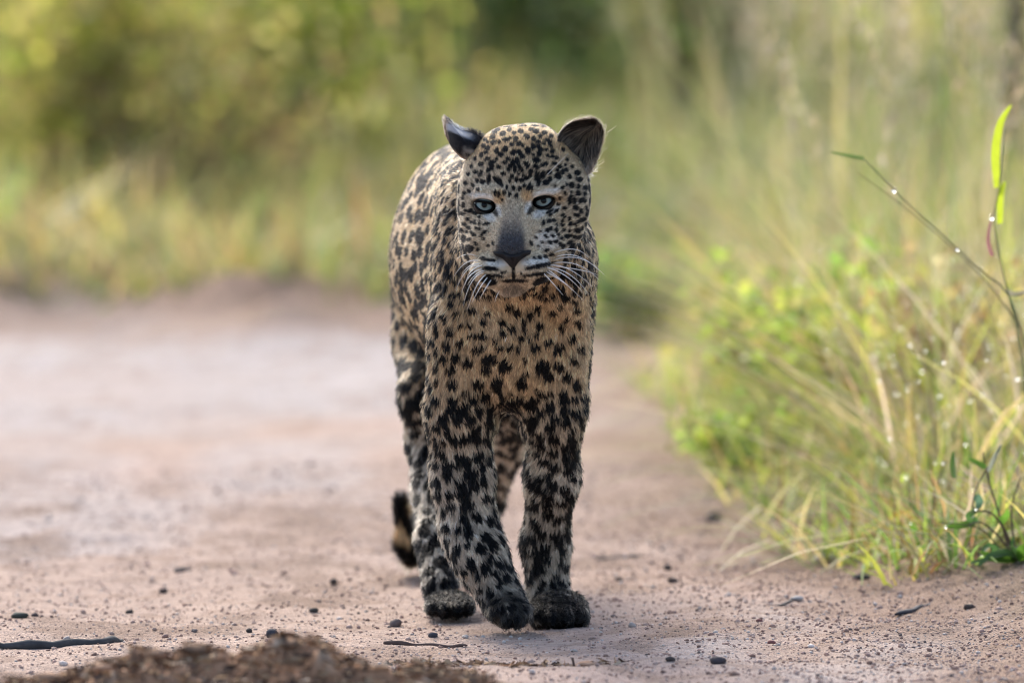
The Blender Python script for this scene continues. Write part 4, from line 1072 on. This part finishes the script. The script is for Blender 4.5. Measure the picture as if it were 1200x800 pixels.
# rough grass beyond the track
n = 15000
ys = 7.3 + 9 * rng.random(n) ** 1.1; xs = np.where(rng.random(n) < .5, rng.uniform(-1, 1, n) * (.062 * (ys + CAM_D)) + .2, rng.uniform(-1, 1, n) * (.2 * (ys + CAM_D)))
ys = ys + .5 * noise(np.stack([xs, xs * 0, xs * 0], 1), 2.2, 1)
zone = xs / (.05 * (ys + CAM_D))
hts = np.clip(rng.normal(.12, .06, n) + .055 * (ys - 7), .03, .6)
w0 = smooth(-.5, .4, zone + .6 * fbm(np.stack([xs, ys, xs * 0], 1), 1.3, 2, 3))[:, None]
cols = pick([OCHRE, OLIVE, GRN, RUSTB, STRAW], [.30, .30, .16, .12, .12], n) * (1 - w0) + pick([OLIVE, TAN, STRAW, GRN, RUSTB], [.30, .06, .08, .40, .16], n) * w0 * .72
sward('rough_grass', xs, ys, hts, np.abs(rng.normal(.75, .45, n)), rng.uniform(.003, .010, n), cols, 'blurred olive and ochre grass filling the far side of the track')
n = 18000
ys = 13 + 60 * rng.random(n) ** 1.5; xs = rng.uniform(-1, 1, n) * (.17 * (ys + CAM_D))
sward('grassland', xs, ys, rng.uniform(.4, 1.3, n), np.abs(rng.normal(.25, .2, n)), rng.uniform(.006, .02, n), pick([OLIVE, LIME, OCHRE, STRAW], [.20, .32, .28, .20], n), 'far grassland behind the bushes')

def leaf_cloud(c, n, size, normal_up=.4):
    """small folded leaves at points c"""
    d = norm(rng.standard_normal((n, 3)) + [0, 0, .2]); nn = norm(rng.standard_normal((n, 3)) + [0, 0, normal_up])
    s = norm(np.cross(d, nn)); u = np.cross(s, d)
    L = size * rng.uniform(.6, 1.3, (n, 1)); W = L * rng.uniform(.28, .45, (n, 1))
    V = np.stack([c, c + d * L * .5 + s * W + u * L * .08, c + d * L, c + d * L * .5 - s * W + u * L * .08], 1)
    F = (np.array([(0, 1, 2), (0, 2, 3)])[None] + 4 * np.arange(n)[:, None, None]).reshape(-1, 3)
    return V.reshape(-1, 3), F
def bush(name, x, y, h, r, nst, nleaf, size, cols, pr, label, cat='bush', group='bushes beyond the track', stemcol=(.07, .05, .035), stem_r=.006, low=.15):
    z = gh(np.array([x]), np.array([y]))[0]; root = empty(name, (x, y, z)); tag(root, label, cat, group)
    parts, tips = [], []
    for i in range(nst):
        a = rng.uniform(0, 6.28); sp = r * math.sqrt(rng.random()); H = h * rng.uniform(.6, 1.05)
        t = np.linspace(0, 1, 9)[:, None]
        p = np.array([0, 0, -.02]) + t * np.array([0, 0, H]) + (t ** 1.3) * np.array([math.cos(a) * sp, math.sin(a) * sp, 0])
        p = p + np.stack([noise(p + i * 3.7, 7 / h, k) for k in range(3)], 1) * .10 * r * t
        parts.append((*tube(p, np.linspace(stem_r, stem_r * .25, 9), 5), np.array(stemcol) * rng.uniform(.7, 1.4)))
        tips.append(p)
        for j in range(3):
            q0 = p[rng.integers(3, 8)]; dd = norm(rng.standard_normal(3) + [0, 0, .7]) * h * rng.uniform(.12, .3)
            tt2 = np.linspace(0, 1, 5)[:, None]; q = q0 + tt2 * dd
            parts.append((*tube(q, np.linspace(stem_r * .4, stem_r * .12, 5), 4), np.array(stemcol))); tips.append(q)
    V, F, C = join(parts); mesh_obj('stems', V, F, m_stem, root, C)
    allp = np.vstack(tips); allp = allp[allp[:, 2] > low * h]
    c = allp[rng.integers(0, len(allp), nleaf)] + rng.normal(0, 1, (nleaf, 3)) * np.array([.20, .20, .14]) * r
    c[:, 2] = np.maximum(c[:, 2], .01)
    V, F = leaf_cloud(c, nleaf, size)
    mesh_obj('foliage', V, F, m_leaf, root, np.repeat(pick(cols, pr, nleaf, .3), 4, 0))
    return root
def gx(px, Y): return (px - 600) / K(Y)
YG = (.46, .46, .09)
bush('bush', gx(90, 9.8), 9.8, .95, .46, 20, 3600, .036, [YG, LIME, OCHRE, STRAW], [.4, .2, .25, .15], 'yellow green leafy bush at the far left of the background')
bush('bush', gx(330, 10.6), 10.6, .95, .44, 20, 3200, .036, [YG, LIME, LIME, OCHRE], [.35, .3, .2, .15], 'lime tinted bush behind the sand bank left of the leopard')
bush('bush', gx(215, 8.8), 9.4, .55, .46, 16, 1000, .034, [OCHRE, RUSTB, OLIVE, STRAW], [.35, .25, .25, .15], 'brownish half dry bush between the two yellow green ones')
bush('bush', gx(640, 12.5), 12.5, 1.1, .46, 22, 3600, .042, [GRN, OLIVE, (.20, .26, .12)], [.35, .35, .3], 'dull green bush in the distance directly above the head')
bush('bush', gx(430, 13.0), 13.0, 1.1, .42, 20, 3000, .042, [(.14, .27, .16), GRN, OLIVE], [.4, .35, .25], 'bluish green bush in the distance over the left ear')
bush('bush', gx(830, 11.8), 11.8, 1.0, .40, 20, 2400, .038, [OLIVE, GRN, OCHRE], [.45, .35, .2], 'olive bush with dark stems beyond the right ear', stem_r=.012)
bush('weed', gx(465, 7.9), 7.9, .12, .12, 14, 600, .024, [(.14, .26, .06), LIME, GRN], [.5, .3, .2], 'low bright green weed at the foot of the sand bank beside the leopard', 'weed', 'weeds along the track')
bush('weed', gx(345, 8.0), 8.0, .14, .14, 14, 600, .024, [(.13, .22, .05), LIME, OLIVE], [.4, .3, .3], 'low green weed at the far track edge, left one of two', 'weed', 'weeds along the track')
bush('weed', gx(745, 6.2), 6.2, .16, .14, 16, 700, .026, [(.10, .22, .09), GRN, LIME], [.45, .3, .25], 'low green weed just beyond the shoulder of the leopard', 'weed', 'weeds along the track')
bush('leafy_weed', gx(925, 3.4), 3.4, .28, .20, 20, 1300, .026, [(.22, .38, .06), LIME, GRN, OCHRE], [.3, .3, .2, .2], 'bright green leafy weed in the verge at the middle right', 'weed', 'weeds in the verge', (.09, .12, .03), .003)
bush('leafy_weed', gx(1000, 3.0), 3.0, .22, .22, 18, 900, .024, [LIME, GRN, YG, OCHRE], [.35, .3, .2, .15], 'yellowish green weed to the right of the bright weed', 'weed', 'weeds in the verge', (.10, .11, .03), .003)
bush('leafy_weed', gx(880, 2.6), 2.6, .10, .10, 18, 700, .018, [LIME, GRN, OLIVE], [.4, .35, .25], 'short green weed at the edge of the track in front of the bright weed', 'weed', 'weeds in the verge', (.10, .11, .03), .0025)
bush('leafy_weed', gx(1130, 2.6), 2.6, .30, .18, 22, 1100, .022, [OCHRE, RUSTB, STRAW, LIME], [.35, .25, .2, .2], 'orange brown withering weed at the right edge', 'weed', 'weeds in the verge', (.14, .08, .03), .003)

def trunk(px, Y, r, h, lean, label):
    x = gx(px, Y); z = gh(np.array([x]), np.array([Y]))[0]
    t = np.linspace(0, 1, 16)[:, None]
    p = np.array([x, Y, z - .05]) + t * np.array([lean, 0, h]); p[:, :2] += np.stack([noise(p, 1.7, 0), noise(p, 1.7, 1)], 1) * .06
    V, F = tube(p, r * np.linspace(1.1, .7, 16), 10); parts = [(V, F, np.array([.045, .038, .033]))]
    crown = []
    root = empty('young_tree', (x, Y, z)); tag(root, label, 'tree', 'young trees behind the grass')
    for j in range(9):
        q0 = p[rng.integers(7, 16)]; dd = norm(rng.standard_normal(3) + [0, 0, .9]) * rng.uniform(.3, .7)
        q = q0 + np.linspace(0, 1, 6)[:, None] * dd; parts.append((*tube(q, np.linspace(r * .4, r * .1, 6), 6), np.array([.045, .038, .033]))); crown.append(q)
    V, F, C = join(parts); o = mesh_obj('trunk', V, F, m_stem, root, C); o.matrix_parent_inverse = root.matrix_basis.inverted()
    c = np.vstack(crown)[rng.integers(0, 54, 1400)] + rng.normal(0, .11, (1400, 3))
    V, F = leaf_cloud(c, 1400, .04); o = mesh_obj('crown', V, F, m_leaf, root, np.repeat(pick([GRN, OLIVE], [.6, .4], 1400, .3), 4, 0)); o.matrix_parent_inverse = root.matrix_basis.inverted()
trunk(1188, 7.5, .020, 1.9, -.05, 'dark slender trunk blurred at the upper right corner')
trunk(792, 13.5, .030, 2.4, .05, 'dim slender trunk in the distance right of the ear')

# in-focus plants at the right edge
def strip(path, width, normal):
    path = np.asarray(path, float); m = len(path); tg = norm(np.gradient(path, axis=0)); s = norm(np.cross(tg, np.asarray(normal, float)))
    up = np.cross(s, tg); w = np.asarray(width)[:, None]
    V = np.stack([path - s * w + up * w * .35, path, path + s * w + up * w * .35], 1).reshape(-1, 3)
    Q = []
    for i in range(m - 1):
        for j in (0, 1): Q.append((3 * i + j, 3 * i + j + 1, 3 * i + j + 4, 3 * i + j + 3))
    return V, [np.array(Q)]
def curve_px(pts, Y0, Y1, n=12):
    p = np.array([P(a, b, Y0 + (Y1 - Y0) * i / (len(pts) - 1)) for i, (a, b) in enumerate(pts)])
    t = np.linspace(0, len(pts) - 1, n); i = np.clip(t.astype(int), 0, len(pts) - 2); f = (t - i)[:, None]
    g = lambda k: p[np.clip(k, 0, len(pts) - 1)]
    p0, p1, p2, p3 = g(i - 1), g(i), g(i + 1), g(i + 2)
    return .5 * (2 * p1 + (p2 - p0) * f + (2 * p0 - 5 * p1 + 4 * p2 - p3) * f ** 2 + (3 * p1 - p0 - 3 * p2 + p3) * f ** 3)
def plant(name, root_px, Y, stems, leaves, drops, label, cat, group):
    """stems [(points px, dY, radius, colour)], leaves [(points px, dY, half width, colour)], drops [(px, py, dY, r)]"""
    b0 = P(root_px[0], root_px[1], Y); root = empty(name, b0); tag(root, label, cat, group)
    def put(o): o.matrix_parent_inverse = root.matrix_basis.inverted(); return o
    for pts, dY, r, c in stems:
        V, F = tube(curve_px(pts, Y, Y + dY, 16), np.linspace(r, r * .45, 16), 6)
        put(mesh_obj('stem', V, F, m_stem, root, np.broadcast_to(np.array(c), V.shape)))
    for pts, dY, w, c in leaves:
        cp = curve_px(pts, Y, Y + dY, 11)
        V, F = strip(cp, w * np.sin(np.linspace(.25, 1, 11) * math.pi) ** .7 + .0001, (rng.uniform(-.4, .4), -1, rng.uniform(.1, .9)))
        put(mesh_obj('leaf', V, F, m_leaf, root, np.broadcast_to(np.array(c), V.shape) * rng.uniform(.8, 1.2)))
    for a, b, dY, r in drops:
        V = ICO2_V * r + P(a, b, Y + dY); put(mesh_obj('dewdrop', V, ICO2_F, m_drop, root))
def root_depth(px, py):
    x, y = ground_at(px, py)
    for _ in range(5):
        z = gh(np.array([x]), np.array([y]))[0]; d = (CAM_H - z) / math.tan(PITCH + math.atan((py - 400) / FPX)); y = d - CAM_D; x = (px - 600) / FPX * d
    return y
BG, DG, PU = (.13, .27, .035), (.08, .17, .05), (.11, .075, .05)
y0 = root_depth(1190, 656)
plant('grass_tuft', (1190, 656), y0,
  [([(1190, 656), (1178, 622), (1160, 600), (1138, 600)], -.05, .0022, PU), ([(1188, 656), (1172, 630), (1150, 612), (1135, 615)], -.08, .0018, PU), ([(1186, 656), (1170, 600), (1158, 560), (1152, 530)], .02, .0018, PU), ([(1180, 656), (1150, 620), (1100, 612)], -.03, .0015, (.10, .11, .04)), ([(1192, 656), (1185, 600), (1196, 560)], .03, .0018, PU), ([(1140, 615), (1143, 575), (1168, 530), (1172, 522)], .02, .0014, (.12, .11, .06))],
  [([(1190, 655), (1168, 654), (1148, 646)], -.06, .0065, BG), ([(1188, 655), (1160, 656), (1136, 660)], -.08, .006, DG), ([(1192, 654), (1180, 648), (1160, 652), (1145, 664)], -.1, .006, DG), ([(1196, 650), (1188, 638), (1190, 628)], -.04, .006, DG), ([(1200, 656), (1198, 645), (1212, 638)], -.05, .008, BG),
   ([(1140, 611), (1128, 616), (1108, 617)], -.03, .006, BG), ([(1144, 612), (1136, 604), (1146, 598)], -.02, .006, DG), ([(1172, 612), (1178, 605), (1181, 596)], -.02, .0055, BG), ([(1176, 656), (1160, 640), (1150, 650)], -.05, .006, DG), ([(1155, 548), (1145, 542), (1134, 537)], .02, .004, BG), ([(1158, 552), (1166, 534), (1174, 520)], .02, .003, (.3, .32, .25)), ([(1118, 560), (1116, 545), (1117, 528)], .05, .004, BG), ([(1143, 580), (1148, 590), (1141, 600)], .02, .006, (.10, .19, .12))],
  [(1108, 617, -.03, .0022), (1150, 650, -.06, .002), (1143, 596, -.02, .002)], 'green grass tuft with broad blades and purple stems at the right edge', 'grass tuft', 'plants in focus at the right')
y1 = root_depth(1085, 652)
plant('grass_tuft', (1085, 652), y1,
  [([(1085, 652), (1080, 618), (1066, 585), (1064, 560)], .05, .0015, PU), ([(1090, 652), (1092, 600), (1106, 545), (1110, 542)], .06, .0016, (.16, .13, .07)), ([(1085, 652), (1060, 620), (1044, 612)], -.02, .0014, (.15, .12, .05)), ([(1088, 652), (1100, 630), (1130, 622)], -.03, .0014, PU)],
  [([(1086, 650), (1078, 640), (1067, 622)], -.03, .005, BG), ([(1086, 651), (1094, 642), (1108, 650)], -.04, .006, DG), ([(1083, 651), (1072, 645), (1058, 650)], -.03, .005, DG), ([(1074, 622), (1070, 615), (1066, 612)], 0, .005, BG), ([(1110, 655), (1112, 645), (1104, 640)], -.03, .007, DG), ([(1064, 562), (1060, 556), (1056, 566)], .05, .004, LIME)],
  [(1105, 542, .06, .0025), (1067, 612, -.02, .002)], 'sparse low weed with thin stems left of the broad bladed tuft', 'weed', 'plants in focus at the right')
y2 = .75
plant('grass_stalk', (1212, 470), y2,
  [([(1225, 640), (1215, 480), (1196, 385), (1178, 340), (1150, 318), (1110, 280), (1060, 235), (1012, 186)], -.15, .0016, (.20, .20, .10)), ([(1196, 385), (1160, 335), (1110, 285), (1050, 235), (1005, 203)], -.1, .0010, (.20, .18, .10))],
  [([(1012, 186), (998, 184), (972, 178)], -.02, .0035, (.14, .22, .06)), ([(1178, 340), (1190, 345), (1212, 338)], 0, .0035, (.3, .28, .2))],
  [(1048, 223, -.13, .0036), (1122, 292, -.08, .0028)], 'long dewy grass stalk leaning left across the upper right', 'grass stalk', 'tall stalks at the right edge')
plant('grass_stalk', (1205, 560), y2 - .05,
  [([(1215, 640), (1198, 420), (1178, 330), (1165, 262), (1170, 225), (1178, 150)], -.05, .0016, (.20, .23, .09))],
  [([(1168, 220), (1166, 180), (1172, 145), (1186, 122)], -.02, .0062, (.34, .42, .03)), ([(1171, 262), (1172, 230), (1178, 212)], -.02, .005, (.32, .40, .03)), ([(1163, 300), (1158, 280), (1162, 256)], 0, .003, (.25, .12, .12))],
  [(1162, 255, -.03, .004)], 'upright stalk with a glowing yellow green blade near the right edge', 'grass stalk', 'tall stalks at the right edge')
y3 = root_depth(1052, 625)
plant('dead_leaf', (1052, 625), y3, [], [([(1068, 604), (1052, 606), (1038, 611)], -.02, .008, (.50, .25, .04))], [], 'small orange dead leaf caught in the grass', 'leaf', None)
# dew sparkling in the verge
nd = 500
dy = .9 + 3 * rng.random(nd); dxx = edge_x(dy) + .08 + np.abs(rng.normal(0, .28, nd)); dz = gh(dxx, dy) + rng.uniform(.02, .28, nd)
V = (ICO_V[None] * rng.uniform(.0012, .0030, (nd, 1, 1)) + np.stack([dxx, dy, dz], -1)[:, None, :]).reshape(-1, 3)
tag(mesh_obj('dew', V, (ICO_F[None] + 12 * np.arange(nd)[:, None, None]).reshape(-1, 3), m_drop), 'dewdrops sparkling on the verge grass', None, None, 'stuff')
